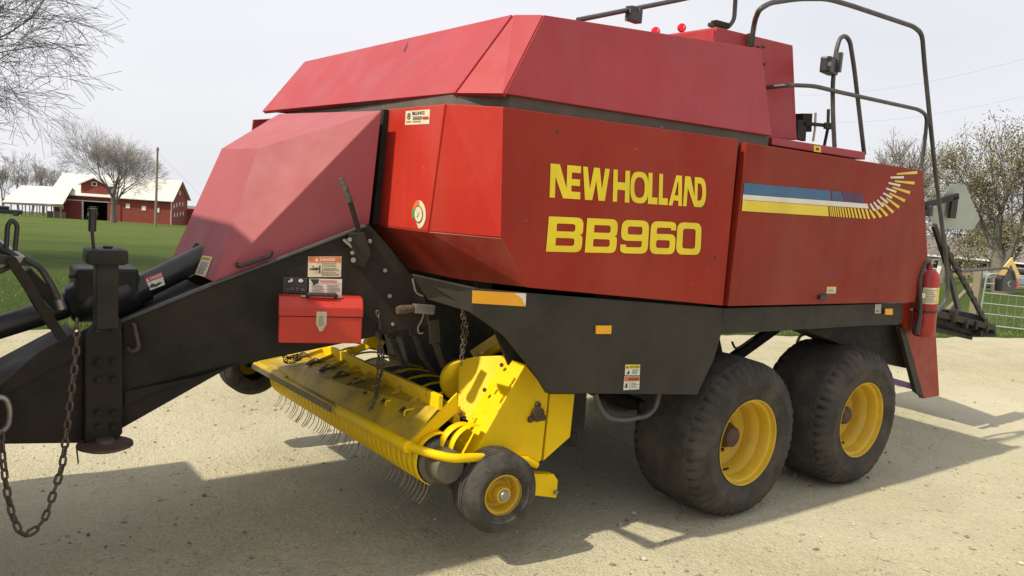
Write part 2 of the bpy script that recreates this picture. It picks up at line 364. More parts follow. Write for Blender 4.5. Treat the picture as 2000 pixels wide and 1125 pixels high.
# ------------------------------------------------------------ the baler
B = thing('square_baler', 'large red square baler with yellow pickup, black drawbar and tandem wheels parked on gravel', 'baler')
YS = -1.45
T1, T2, T3 = V((-2.408, -.535, 2.53)), V((-2.428, -1.232, 2.53)), V((-2.22, -1.45, 2.53)); T4 = at(1443, 272, y=YS)
B3, L3, L4 = at(979.7, 463.7, y=YS), at(1029, 561.5, y=YS), at(1412, 597, y=YS)
B2 = at(835, 451.7, x=-2.40); B1 = at(726.7, 437.6, x=-2.40); L2 = at(891, 545, x=-2.14); L1 = at(792, 524, x=-2.14)
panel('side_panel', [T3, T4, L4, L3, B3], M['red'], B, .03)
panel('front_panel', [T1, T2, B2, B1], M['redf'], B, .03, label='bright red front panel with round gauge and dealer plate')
panel('corner_panel', [T2+V((.007, -.006, 0)), T3+V((-.004, .0, 0)), B3+V((-.004, 0, 0)), B2+V((.007, -.006, 0))], M['redf'], B, .03)
panel('tuck_panel', [B1+V((0, 0, -.005)), B2+V((0, 0, -.005)), L2, L1], M['redlow'], B, .03)
panel('tuck_panel', [B2+V((.004, -.004, -.005)), B3+V((0, 0, -.006)), L3, L2+V((.004, -.004, 0))], M['redlow'], B, .03)
# far side of the same shell, and the dark inner body
def mir(p): return V((p.x, -p.y, p.z))
panel('side_panel', [mir(T3), mir(T4), mir(L4), mir(L3), mir(B3)], M['red'], B, .03, label='red side panel on the far side')
panel('corner_panel', [mir(T2), mir(T3), mir(B3), mir(B2)], M['red'], B, .03)
panel('front_panel', [mir(T1)+V((0, -.25, 0)), mir(T2), mir(B2), mir(B1)+V((0, -.25, 0))], M['red'], B, .03, label='red front panel on the far side')
mb = MB(); outl = [(-2.33, -1.14), (-2.14, -1.385), (1.55, -1.385), (1.55, 1.385), (-2.14, 1.385), (-2.33, 1.14)]
mb.prism([V((x, y, 2.50)) for x, y in outl], .56, n=V((0, 0, 1)))
mb.build('inner_body', M['dark'], B)
MB().prism([V((min(x, -.03), y, 2.60)) for x, y in outl], .11, n=V((0, 0, 1))).build('waist_band', M['band'], B, bevel=.006)
# top cap
cA, cD, cF = V((-2.25, 1.50, 2.63)), V((-2.337, -1.167, 2.60)), V((-2.20, -1.42, 2.60)); cA = at(512, 217, y=1.50)
cC, cE = at(1000, 28, y=-1.15), at(1063, 29, y=-1.36); cG, cH = at(1487, 95, y=-1.36), at(1507, 265, y=-1.42); cB = at(595, 120, y=1.42)
panel('cap_front', [cA, cB, cC, cD], M['redcap'], B, .03, label='faded red sloping front of the top cap')
panel('cap_corner', [cC+V((.010, -.004, 0)), cE+V((-.010, .003, 0)), cF+V((-.010, .003, 0)), cD+V((.010, -.004, 0))], M['redcap'], B, .03)
panel('cap_side', [cE, cG, cH, cF], M['redcap'], B, .03)
cI, cJ = V((cG.x, 1.38, 3.13)), V((cH.x, 1.47, 2.62))
MB().prism([cB+V((.015, -.01, -.012)), cC+V((.02, .02, -.012)), cE+V((0, .03, -.012)), cG+V((0, .03, -.012)), cI+V((0, -.01, -.012))], .03, n=V((0, 0, 1))).build('cap_top', M['redcap'], B)
MB().prism([cB+V((.01, 0, -.004)), cI, cJ, cA+V((.01, 0, 0))], .03, n=V((0, 1, 0))).build('cap_side', M['redcap'], B); panel('cap_rear', [cG+V((-.03, .03, 0)), cI+V((-.03, 0, 0)), cJ+V((-.03, 0, 0)), cH+V((-.03, .03, 0))], M['redcap'], B, .03)
# upper rear housing
hy = -1.02
hp = ats([(1400, 52), (1549, 88), (1557, 274)], y=hy); h0 = V((hp[0].x-.1, hy, 2.6))
mb = MB().prism([hp[0]+V((.0, 0, 0)), hp[1], hp[2], h0], 2.0, n=V((0, -1, 0))); mb.build('rear_housing', M['redcap'], B, bevel=.01)
q = at(1310, 66, y=-.35); r = at(1402, 54, y=hy)
MB().prism([hp[0]+V((-.015, .0, -.01)), V((q.x, -.45, q.z)), V((q.x, .9, q.z)), V((hp[0].x-.015, .9, hp[0].z-.01))], .5, n=V((0, 0, 1))).build('housing_front', M['redcap'], B, bevel=.01)
for u, v in ((1481, 91), (1491, 91), (1492, 125)): MB().lathe([(.011, 0), (.011, -.012), (.004, -.014)], at(u, v, y=hy-.001), seg=10, close=True).build('bolt', M['rust'], B)
# rear side panel
YR = -1.462
R0, R1, R2, R3, R4, R5 = ats([(1452, 277.5), (1458, 278), (1803, 333), (1812, 500), (1786, 590), (1422, 598)], y=YR)
R2b = at(1806, 392, y=YR)
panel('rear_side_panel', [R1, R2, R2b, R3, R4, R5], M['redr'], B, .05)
panel('panel_edge_strip', [R0+V((-.05, .07, -.02)), R1+V((.03, .07, -.02)), R5+V((.03, .07, 0)), R5+V((-.05, .07, 0))], M['redlow'], B, .02)
panel('rear_side_panel', [mir(R1), mir(R2), mir(R3), mir(R4), mir(R5)], M['red'], B, .05, label='red rear side panel on the far side')
MB().box(((R1.x+R2.x)/2, 0, 2.02), (R2.x-R1.x-.1, 2.8, .9)).build('inner_chamber', M['dark'], B)
e0, e1, e2, e3 = ats([(1508, 268), (1690, 297), (1690, 312), (1508, 283)], y=-1.40)
panel('top_ledge', [e0, e1, e2, e3], M['redcap'], B, .3); 
MB().box((e1.x/2, 0, 2.50), (e1.x, 2.5, .05)).build('deck', M['redcap'], B)
decal('warning_decal', ats([(1589, 284), (1603, 286), (1603, 298), (1589, 296)], y=-1.401), [('ink', 'r', [(.3, .3, .7, .7)])], B, 'lyel')
# black seam beside the hood
MB().prism([at(744, 214, x=-2.44), at(750.5, 213.5, x=-2.44), at(728, 438, x=-2.44), at(720, 438, x=-2.44)], .2, n=V((-1, 0, 0))).build('seam_post', M['dark'], B)

# hood over the driveline
hTL, hTR, hBL, hBR = V((-3.055, .3, 2.256)), V((-3.045, -.3, 2.256)), V((-3.303, .45, 1.542)), V((-3.3, -.45, 1.54))
hS = at(745, 216, x=-2.5); hU = at(545, 222, x=-2.5); hV = at(721, 437, x=-2.5)
mb = MB()
for pts in ([hTL, hTR, hBR, hBL], [hTL, hTR, hS, hU], [hTR, hS, hBR], [hS, hV, hBR]): mb.prism(pts, .012)
hV2 = V((-2.5, .62, 1.88)); mb.prism([hTL, hU, hV2, hBL], .012, n=V((-.3, 1, 0)).normalized())
mb.build('driveline_hood', M['hood'], B, bevel=.004)
MB().prism([hTR+(hBR-hTR)*.02+V((0, 0, 0)), hS, hV, hBR+V((0, 0, .02))], .02, n=V((.2, -1, 0)).normalized()) if 0 else None
pipe('hood_handle', [at(463, 517, pl=(hBR, V((-.28, -.96, 0)))), at(466, 521, pl=(hBR+V((0, -.04, 0)), V((-.28, -.96, 0)))), at(528, 500, pl=(hBR+V((0, -.04, 0)), V((-.28, -.96, 0)))), at(530, 493, pl=(hBR, V((-.28, -.96, 0))))], .011, M['plastic'], B, .02)
hn = (hTR-hTL).cross(hBL-hTL).normalized(); hn = -hn if hn.dot(CAM-hTL) < 0 else hn
decal('small_label', ats([(396, 499), (416, 502), (401, 541), (381, 536)], pl=(hBR, hn)), [('ink', 'r', lines(.15, .9, [.1+.07*i for i in range(9)], .025)), ('lyel', 'r', [(.1, .8, .9, .95)]), ('ink', 't', ('DANGER', .15, .83, .85, .92))], B, 'cream')
vs_ = ats([(380, 489), (392, 492)], pl=(hBR, hn)); MB().lathe([(.045, -.002), (.045, .004)], vs_[0], hn, 20, close=True).build('shaft_hole', M['dark'], B)
panel('far_front_corner', ats([(495, 233.5), (552, 231), (525, 246), (492, 262)], y=1.52), M['redcap'], B, .02)

# drawbar: side plates, box tongue
TP = (V((-3.3, -.45, 1.5)), V((-.32, -.95, 0)).normalized()); TPn = TP[1]
def tg(u, v, d=0): return at(u, v, pl=(TP[0]+TPn*d, TPn))
# main plate with its bent edges
pts = [tg(*p) for p in ((241, 624), (418, 553), (720, 438), (757, 478), (795, 527), (822, 558), (838, 606), (838, 634), (745, 655), (450, 717), (234, 839))]
MB().prism(pts, .02).build('drawbar_plate', M['tongue'], B, bevel=.004)
panel('drawbar_plate', [mir(p) for p in pts], M['tongue'], B, .02)
pts2 = [tg(241, 624), tg(418, 553), tg(722, 437)]
mb = MB(); 
for a, b in ((tg(241, 626, .004), tg(418, 554, .004)), (tg(418, 554, .004), tg(718, 440, .004))): mb.bar(a+V((0, .03, -.004)), b+V((0, .03, -.004)), .075, .014)
mb.build('plate_flange', M['rail'], B, bevel=.003)
panel('stiffener', [tg(243, 764, .012), tg(420, 728, .012), tg(447, 717, .012), tg(300, 768, .012), tg(243, 795, .012)], M['tongue'], B, .03)
# box tongue filling between the plates and running forward to the hitch
yt = -.29
mb = MB(); front = ats([(-60, 790), (0, 757), (105, 700), (165, 668), (165, 866), (12, 868), (-60, 870)], y=yt); mb.prism(front, .58, n=V((0, -1, 0))); mb.build('tongue', M['tongue'], B, bevel=.01)
mb = MB(); mb.prism([tg(238, 640, -.03), tg(415, 570, -.03), tg(440, 700, -.03), tg(238, 835, -.03)], .7, n=V((0, -1, 0))).build('tongue_box', M['dark'], B)
panel('clevis_arm', ats([(0, 755), (78, 690), (140, 655), (210, 630), (238, 636), (238, 665), (165, 690), (60, 745), (0, 775)], y=yt-.02), M['tongue'], B, .04)
MB().box((-2.35, 0, 1.62), (1.4, .9, .5)).build('gearbox_housing', M['dark'], B)
# jack stand with bolted bracket
jx, jy = -3.80, -.40
jz = lambda v: at(206, v, y=jy).z
jb = panel('jack_bracket', ats([(166, 660), (190, 634), (237, 622), (240, 668), (240, 846), (226, 866), (166, 866)], y=jy+.03), M['tongue'], B, .10, .012)
for u, v in ((192, 706), (221, 705), (192, 741), (221, 741), (192, 805), (221, 805), (192, 832), (221, 832), (221, 641), (191, 641)):
    MB().lathe([(.0, -.022), (.013, -.022), (.013, -.008), (.02, -.008), (.02, 0)], at(u, v, y=jy+.029), seg=12).build('bolt', M['tongue'], B)
MB().lathe([(.014, -.004), (.014, 0)], at(192, 642, y=jy+.024), seg=14, close=True).build('bare_hole', M['cream'], B)
p0 = V((jx, jy, jz(865))); p1 = V((jx, jy, jz(515)))
MB().bar(at(206, 640, y=jy), at(207, 512, y=jy), .10, .10).build('jack_post', M['black'], B, bevel=.008)
MB().bar(at(206, 868, y=jy+.1), at(206, 640, y=jy+.1), .09, .09).build('jack_leg', M['black'], B, bevel=.008)
c = at(206, 500, y=jy); MB().box(c, (.185, .16, .078)).build('jack_head', M['black'], B, bevel=.022, smooth=40)
MB().lathe([(.022, .0), (.022, .012)], c+V((0.01, 0, .038)), V((0, 0, 1)), 14, close=True).build('jack_cap', M['black'], B)
a = at(183, 484, y=jy); b_ = at(180, 452, y=jy); c2 = at(181, 412, y=jy)
mb = MB().tube([a, b_], .008, 8); mb.tube([b_, c2], .018, 12); mb.tube([c2, c2+V((0, 0, .012))], .022, 12); mb.build('jack_handle', M['plastic'], B, smooth=50)
c = at(205, 868, y=jy); MB().lathe([(.0, .03), (.04, .03), (.05, .012), (.13, .006), (.132, -.004), (.10, -.018), (0, -.02)], c, V((0, 0, 1)), 36).build('jack_foot', M['rust'], B, smooth=40)
MB().tube([at(150, 872, y=jy), at(150, 880, y=jy), at(153, 905, y=jy)], .004, 6).build('pin_cord', M['chain'], B)
# power shaft, joint shield, drive tube
c = V((-3.93, -.02, 1.36))
sh0, sh1 = at(-40, 650, y=0), at(150, 592, y=0)
MB().tube([sh0, sh1], .062, 18).build('power_shaft', M['plastic'], B, smooth=50)
j0, j1 = at(128, 598, y=0), at(248, 565, y=0); dj = (j1-j0).normalized()
MB().lathe([(.06, 0), (.10, .02), (.125, .10), (.13, .30), (.10, .34)], j0, dj, 28, close=True).build('joint_shield', M['plastic'], B, smooth=50)
MB().box(at(203, 560, y=.0)+V((0, 0, .02)), (.30, .24, .18)).build('shaft_support', M['black'], B, bevel=.015)
panel('shield_top', [at(133, 537, y=-.1), at(190, 528, y=-.1), at(250, 523, y=-.1)+V((0, .25, 0)), at(150, 531, y=.15)], M['grey'], B, .02)
s0, s1 = at(255, 572, y=-.02), at(393, 504, y=-.02)
MB().tube([s0, s0+(s1-s0)*.2, s0+(s1-s0)*.22, s1+(s1-s0)*.25], [.085, .085, .07, .07], 20).build('drive_tube', M['plastic'], B, smooth=40)
MB().tube([s0+(s1-s0)*.05, s0-(s1-s0)*.35], .10, 20).build('drive_joint', M['plastic'], B, smooth=40)
vdir = (s1-s0).normalized(); side = (CAM-(s0+s1)/2); side = (side-vdir*side.dot(vdir)).normalized()
pl_ = (s0+side*.074, side)
decal('danger_label', ats([(282, 543), (316, 531), (322, 556), (289, 569)], pl=pl_), [('printred', 'r', [(0, .62, 1, 1)]), ('white', 't', ('DANGER', .28, .7, .96, .92)), ('white', 'p', [[(.04, .68), (.22, .68), (.13, .94)]]), ('ink', 'p', [[(.1, .2), (.5, .1), (.9, .22), (.7, .34), (.5, .28), (.3, .45)]])], B, 'white')
# hoses and hitch arm at the left edge
pa = -.38
MB().bar(at(-30, 468, y=.0), at(38, 515, y=pa), .05, .07).build('hose_bracket', M['steel'], B, bevel=.005)
panel('hitch_plate', ats([(-40, 490), (6, 500), (34, 498), (60, 506), (62, 520), (20, 518), (-40, 512)], y=pa), M['grey'], B, .05)
MB().bar(at(20, 505, y=pa), at(121, 660, y=pa), .05, .045).build('hose_arm', M['tongue'], B, bevel=.005)
MB().bar(at(48, 530, y=pa+.1), at(118, 600, y=pa+.1), .06, .06).build('hose_arm', M['black'], B, bevel=.005)
pipe('hydraulic_hose', ats([(50, 505), (78, 520), (100, 556), (114, 585)], y=pa), .016, M['hose'], B, .1)
pipe('hydraulic_hose', ats([(-30, 452), (6, 485), (30, 500), (46, 512)], y=pa+.02), .014, M['hose'], B, .1)
pipe('hydraulic_hose', ats([(-30, 470), (4, 492), (26, 492), (40, 530), (60, 580), (100, 640)], y=pa+.1), .013, M['hose'], B, .1)
pipe('hose_loop', ats([(12, 486), (15, 440), (24, 428), (34, 440), (29, 490)], y=pa), .011, M['plastic'], B, .03)
MB().tube(ats([(114, 585), (120, 604)], y=pa), .019, 10).build('hose_coupling', M['steel'], B, smooth=40)
pipe('hydraulic_hose', ats([(-20, 540), (20, 520), (44, 514)], y=pa+.05), .012, M['hose'], B, .05)
for a_, b2 in (((150, 628), (152, 660)), ((220, 628), (232, 640)), ((260, 628), (268, 690))): pass
pipe('tow_loop', [tg(258, 634, .01), tg(262, 634, .04), tg(272, 680, .05), tg(258, 688, .04), tg(249, 680, .01)], .011, M['rust'], B, .04)
pipe('hitch_shackle', ats([(-8, 775), (12, 778), (20, 800), (17, 830), (2, 845), (-12, 845)], y=-.42), .013, M['steel'], B, .04)
# control lever
ly = -.74
g0, g1, g2, g3 = tg(666, 348, .10), tg(684, 395, .10), tg(687, 398, .10), tg(708, 475, .06)
MB().tube([g0, g0+(g1-g0)*.05, g1], [.015, .018, .018], 12).build('lever_grip', mat('worn_grip', (.05, .04, .03), .7, DUST, .4, 20), B, smooth=50)
MB().tube([g1, g3], .014, 10).build('lever', M['black'], B, smooth=50)
MB().prism([tg(*p, .09) for p in ((682, 456), (712, 454), (726, 498), (712, 524), (694, 518))], .09).build('lever_bracket', M['black'], B, bevel=.006)
MB().bar(tg(672, 468, .04), tg(693, 486, .08), .02, .012).build('lever_link', M['steel'], B)
for u, v, r_ in ((722, 471, .012), (752, 528, .012), (761, 578, .012), (767, 633, .010), (690, 508, .014), (688, 494, .011), (683, 468, .012)):
    MB().lathe([(0, .016), (r_*.7, .016), (r_*.7, .006), (r_, .005), (r_, 0)], tg(u, v, .0 if u > 700 else .09), TPn, 10).build('bolt', M['steel'], B)
# printed plates on the drawbar
def tq(*pts): return [tg(u, v, .0) for u, v in pts]
decal('danger_decal', tq((602, 501), (667, 501), (666, 541), (601, 541)), [('orange', 'r', [(.02, .72, .98, .98)]), ('white', 't', ('DANGER', .36, .78, .82, .92)), ('white', 'p', [[(.2, .77), (.31, .77), (.255, .94)]]), ('ink', 'r', [(.42, .02, .43, .71)]+lines(.46, .95, [.08, .14, .2, .3, .36, .42, .52, .58, .64], .022)),
  ('ink', 'p', [[(.04, .38), (.12, .34), (.3, .34), (.33, .44), (.27, .47), (.2, .44), (.14, .56), (.12, .55), (.17, .42), (.05, .43)], [(.33, .2), (.37, .2), (.37, .56), (.33, .56)]])], B, 'cream')
decal('warning_decal', tq((604, 544), (668, 545), (667, 586), (603, 585)), [('ink', 'p', [[(.02, .98), (.3, .98), (.28, .82), (.1, .66), (.12, .76)]]), ('printred', 't', ('WARNING', .32, .82, .84, .95)), ('ink', 'r', lines(.08, .48, [.1+.065*i for i in range(10)], .02)+lines(.54, .95, [.1+.065*i for i in range(10)], .02)+[(.0, .765, 1, .775)])], B, 'white')
decal('symbol_decal', tq((554, 541), (600, 543), (599, 572), (553, 571)), [('band', 'r', [(0, .96, 1, 1), (0, 0, 1, .04), (.0, .0, .02, 1), (.98, 0, 1, 1)]), ('white', 'p', [[(.2, .66), (.36, .7), (.4, .86), (.28, .94), (.3, .8), (.2, .8)], [(.62, .76), (.74, .68), (.84, .78), (.78, .92), (.66, .92)]]), ('band', 'r', [(.1, .12, .26, .3), (.3, .14, .46, .4), (.52, .14, .66, .36), (.72, .14, .92, .3), (.1, .5, .45, .52), (.55, .5, .9, .52)])], B, 'ink')

# round gauge and dealer plate on the front panel
fq = lift([T1, T2, B2, B1], .001)
pln = ((T1+T2)/2, (T2-T1).cross(B2-T1).normalized())
def fp(*pts): return ats(pts, pl=pln)
decal('dealer_plate', fp((793, 217), (840.5, 213.5), (838.5, 242), (791.5, 244)), [('ink', 't', ('8', .08, .38, .22, .85)), ('ink', 't', ('BILLINGS', .3, .68, .8, .92)), ('band', 'r', lines(.33, .75, [.52, .42, .34, .18], .045, .2)+[(.06, .2, .26, .25)]), ('printred', 'r', [(.74, .36, .97, .52)])], B, 'cream')
gq = fp((805.5, 391), (832.5, 391), (832.5, 446), (805.5, 446))
def arc(r0, r1, a0, a1, n=14):
    p = [(.5+r1*math.cos(math.radians(a0+(a1-a0)*i/n)), .5+r1*math.sin(math.radians(a0+(a1-a0)*i/n))) for i in range(n+1)]
    return p+[(.5+r0*math.cos(math.radians(a0+(a1-a0)*i/n)), .5+r0*math.sin(math.radians(a0+(a1-a0)*i/n))) for i in range(n, -1, -1)]
decal('pressure_gauge', gq, [('cream', 'p', [arc(.0001, .5, 0, 359.9, 40)]), ('orange', 'p', [arc(.3, .49, 85, 150)]), ('green', 'p', [arc(.3, .49, 150, 200)]), ('band', 'p', [arc(.0001, .31, 0, 359.9, 30)]), ('cream', 'p', [arc(.0001, .27, 0, 359.9, 30)]), ('ink', 'p', [[(.42, .4), (.46, .38), (.62, .62)]])], B, None)
for u, v in ((768, 352), (788, 293), (766, 272), (749, 362)): pass

# scratches and rubbed spots in the front paint
rs = random.Random(3)
sm = mat('bare_scratch', (.55, .35, .3), .6)
for k_ in range(16):
    u0, v0 = rs.uniform(745, 830), rs.uniform(250, 430); du, dv = rs.uniform(-3, 4), rs.uniform(-9, 3); w_ = rs.uniform(.3, .8)
    mb = MB().add(lift(fp((u0, v0), (u0+w_, v0), (u0+du+w_*.4, v0+dv), (u0+du, v0+dv)), .001), [(0, 1, 2, 3)]); link('scratch', mb.mesh('scratch'), sm, B)
for k_ in range(10):
    u0, v0 = rs.uniform(1000, 1400), rs.uniform(240, 560); du, dv = rs.uniform(-8, 8), rs.uniform(-3, 5); w_ = rs.uniform(.3, .7)
    mb = MB().add(ats([(u0, v0), (u0+w_, v0+w_), (u0+du+w_*.4, v0+dv), (u0+du, v0+dv-w_*.4)], y=YS-.001), [(0, 1, 2, 3)]); link('scratch', mb.mesh('scratch'), sm, B)
mb = MB().add(ats([(787, 101), (790, 99), (797, 82), (795, 84)], pl=(cC+V((-.002, 0, .001)), (cB-cC).cross(cD-cC).normalized())), [(0, 1, 2, 3)]); link('scratch', mb.mesh('scratch'), M['ink'], B)

# big lettering
def glyphset(gl, quad, name, mt, par):
    mb = MB()
    for (x0, x1), cs in gl:
        vs, fs = curve_fill([rpoly(c) for c in cs]); mb.add([bil(quad, x0+(x1-x0)*a, b) for a, b in vs], fs)
    return link(name, mb.mesh(name), mt, par)
yl = YS-.003
q1 = [at(1073.3, 385.5, y=yl), at(1378.3, 405.5, y=yl), at(1379.5, 347.8, y=yl), at(1075.4, 319.2, y=yl)]
k = 1497.
def X(*a): return [((p-163)/k) for p in a]
NH = []
NH.append(((0, .172), [[(0, 0, 0), (.17, 0, 0), (.17, .62, 0), (.43, 0, 0), (1, 0, 0), (1, .22, 0), (.70, .22, 0), (.70, .40, 0), (.98, .40, 0), (.98, .60, 0), (.70, .60, 0), (.70, .79, 0), (1, .79, 0), (1, 1, 0), (.54, 1, 0), (.54, .30, 0), (.30, 1, 0), (0, 1, 0)]]))
NH.append(((.184, .344), [[(.10, 0, 0), (.37, 0, 0), (.50, .60, 0), (.60, 0, 0), (.84, 0, 0), (1, 1, 0), (.82, 1, 0), (.72, .34, 0), (.62, 1, 0), (.40, 1, 0), (.27, .34, 0), (.17, 1, 0), (0, 1, 0)]]))
NH.append(((.367, .471), [[(0, 0, 0), (.26, 0, 0), (.26, .38, 0), (.72, .38, 0), (.72, 0, 0), (1, 0, 0), (1, 1, 0), (.72, 1, 0), (.72, .62, 0), (.26, .62, 0), (.26, 1, 0), (0, 1, 0)]]))
NH.append(((.476, .593), [[(0, 0, .42), (1, 0, .42), (1, 1, .42), (0, 1, .42)], [(.21, .17, .3), (.79, .17, .3), (.79, .83, .3), (.21, .83, .3)]]))
for a_ in ((.592, .656), (.664, .726)): NH.append((a_, [[(0, 0, 0), (1, 0, 0), (1, .22, 0), (.42, .22, 0), (.42, 1, 0), (0, 1, 0)]]))
NH.append(((.732, .826), [[(0, 0, 0), (.28, 0, 0), (.36, .17, 0), (.70, .17, 0), (.74, 0, 0), (1, 0, 0), (.96, 1, 0), (.52, 1, 0)], [(.44, .34, 0), (.70, .34, 0), (.70, .78, 0), (.64, .78, 0)]]))
NH.append(((.834, 1.0), [[(0, 0, 0), (.15, 0, 0), (.19, .62, 0), (.49, .0, 0), (.86, 0, .14), (1, .25, .2), (1, .78, .2), (.86, 1, .14), (.48, 1, 0), (.50, .34, 0), (.30, 1, 0), (.06, 1, 0)], [(.62, .22, 0), (.76, .22, .1), (.83, .36, .1), (.83, .66, .1), (.76, .80, .1), (.62, .80, 0)]]))
glyphset(NH, q1, 'maker_lettering', M['lyel'], B)
q2 = [at(1066.4, 491.4, y=yl), at(1367.8, 498, y=yl), at(1370.6, 436, y=yl), at(1072.1, 422.5, y=yl)]
BG = [[(0, 0, 0), (.98, 0, .20), (.99, .48, .14), (.88, .505, 0), (.99, .53, .14), (.98, 1, .20), (0, 1, 0)], [(.24, .18, 0), (.76, .18, .08), (.76, .40, .08), (.24, .40, 0)], [(.24, .59, 0), (.76, .59, .08), (.76, .81, .08), (.24, .81, 0)]]
SX = [[(0, 0, .25), (1, 0, .25), (1, .62, .22), (.24, .62, 0), (.24, .81, .08), (.80, .81, 0), (.80, .74, 0), (1, .74, 0), (1, 1, .25), (0, 1, .25)], [(.24, .19, .08), (.77, .19, .08), (.77, .43, .08), (.24, .43, .08)]]
NI = [[(1-x, 1-y, r_) for x, y, r_ in c] for c in SX]
ZO = [[(0, 0, .25), (1, 0, .25), (1, 1, .25), (0, 1, .25)], [(.24, .19, .1), (.76, .19, .1), (.76, .81, .1), (.24, .81, .1)]]
glyphset([((0, .206), BG), ((.223, .418), BG), ((.440, .622), NI), ((.634, .812), SX), ((.820, 1.0), ZO)], q2, 'model_lettering', M['lyel'], B)
# swoosh on the rear panel
def stripe(name, polys, mt, d=.003):
    mb = MB()
    for p in polys: mb.add(ats(p, y=YR-d), [tuple(range(len(p)))])
    return link(name, mb.mesh(name), mt, B)
def z6(x, y): return (1420+x/4.762, 300+y/4.762)
stripe('blue_stripe', [[z6(160, 272), z6(960, 345), z6(965, 440), z6(150, 376)]]+[[z6(970+i*25, 347+i*2.3), z6(986+i*25, 349+i*2.3), z6(1000+i*25, 443+i*2), z6(984+i*25, 441+i*2)] for i in range(4)], M['blue'])
stripe('violet_stripe', [[z6(985+i*25, 349+i*2.3), z6(996+i*25, 350+i*2.3), z6(1008+i*25, 445+i*2), z6(998+i*25, 443+i*2)] for i in range(4)]+[[z6(1066+i*22, 356+i*2), z6(1083+i*22, 358+i*2), z6(1098+i*22, 450+i*2), z6(1081+i*22, 448+i*2)] for i in range(9)], M['purple'], .0035)
stripe('white_stripe', [[z6(150, 380), z6(1305, 466), z6(1320, 512), z6(146, 428)]], M['swhite'])
yb = [[z6(146, 432), z6(940, 489), z6(946, 583), z6(138, 533)]]
x = 952; wd = 11
for i in range(14):
    y0 = 489+(x-940)*.075; wd = 9+i*.9; yb.append([z6(x, y0), z6(x+wd, y0+1), z6(x+wd+8+i*1.6, y0+94), z6(x+8+i*1.6, y0+93)]); x += wd+5+i*1.0
stripe('yellow_stripe', yb, M['syel'])
yw = [((1325, 520), (1375, 600)), ((1372, 512), (1432, 592)), ((1408, 485), (1490, 578)), ((1445, 452), (1546, 548)), ((1482, 412), (1600, 500)), ((1510, 368), (1655, 440)), ((1538, 312), (1702, 364)), ((1560, 256), (1745, 275)), ((1578, 190), (1770, 175))]
def slat(a, b, w0, w1):
    a, b = V(a), V(b); d = (b-a).normalized(); n_ = V((-d.y, d.x)); return [z6(*(a+n_*w0*.5)), z6(*(b+n_*w1*.5)), z6(*(b-n_*w1*.5)), z6(*(a-n_*w0*.5))]
stripe('feather_bar', [slat(a, b, 14, 28) for a, b in yw], M['syel'])
ww = [((1332, 465), (1372, 530)), ((1364, 450), (1415, 516)), ((1397, 430), (1455, 492)), ((1425, 402), (1495, 458)), ((1452, 367), (1535, 412)), ((1478, 322), (1575, 357)), ((1502, 272), (1612, 298)), ((1520, 222), (1645, 220))]
stripe('feather_bar', [slat(a, b, 16, 23) for a, b in ww], M['swhite'], .0036)
MB().box(at(1423, 587, y=YR-.01)+V((1.04, 0, 0)), (.10, .03, .03)).build('latch_handle', M['plastic'], B, bevel=.004)
decal('small_label', ats([(1615, 560), (1633, 560), (1632, 573), (1614, 573)], y=YR-.001), [('ink', 'r', lines(.1, .9, [.2, .4, .6], .06)), ('lyel', 'r', [(.05, .75, .95, .97)])], B, 'cream')
for u, v in ((1398, 503), (1090, 258), (1370, 262)): MB().lathe([(.009, -.004), (.009, 0)], at(u, v, y=YS-.0005), seg=8, close=True).build('rivet', M['rust'], B)

# black side skirt, frame beam and flap
yk = -1.425
sk = ats([(925, 563), (1030, 572), (1412, 602), (1409, 652), (1395, 700), (1362, 771), (1068, 768), (1040, 722), (985, 655), (922, 612)], y=yk)
panel('side_skirt', sk, M['grey'], B, .02)
panel('side_skirt', [mir(p) for p in sk], M['grey'], B, .02, label='black skirt on the far side')
f0 = at(803, 536, y=-.95); panel('front_flap', [f0, at(926, 563, y=yk), at(923, 612, y=yk), at(885, 600, y=-1.25), at(835, 585, y=-1.02)], M['grey'], B, .015)
pipe('flap_rod', ats([(806, 545), (812, 572), (826, 578)], y=-.98), .006, M['steel'], B, .02)
bm_ = ats([(1413, 602), (1764, 592), (1762, 632), (1408, 653)], y=yk+.01); panel('frame_beam', bm_, M['grey'], B, .14)
panel('frame_beam', [mir(p) for p in bm_], M['grey'], B, .14, label='frame beam on the far side')
def refl(name, q, mt, d=.012, y=yk): return MB().prism(ats(q, y=y-d), d).build(name, mt, B, bevel=.003)
decal('amber_strip', ats([(922, 567), (1027, 573), (1026, 598.5), (921.5, 592)], y=yk), [('swhite', 'p', [[(.79, 1), (1, 1), (1, .05), (.96, .25), (.93, .55), (.88, .7), (.84, .8), (.8, .85)]])], B, 'amber')
refl('amber_reflector', [(1165, 636), (1195, 636), (1194, 652.5), (1165, 652.5)], M['amber']); refl('amber_reflector', [(1730, 603), (1744, 603), (1744, 615), (1730, 615)], M['amber'])
decal('small_label', ats([(1709, 594), (1721, 594), (1720, 612), (1708, 612)], y=yk+.009), [('ink', 'r', [(.2, .2, .7, .3)])], B, 'smv')
decal('caution_decal', ats([(1221, 712), (1250, 712), (1249, 733), (1220, 733)], y=yk), [('lyel', 'r', [(.02, .62, .98, .98)]), ('ink', 't', ('CAUTION', .25, .68, .95, .9)), ('ink', 'p', [[(.05, .66), (.2, .66), (.12, .92)], [(.1, .1), (.3, .15), (.24, .5)]]), ('blue', 'r', lines(.45, .92, [.15, .27, .39, .5], .04))], B, 'white')
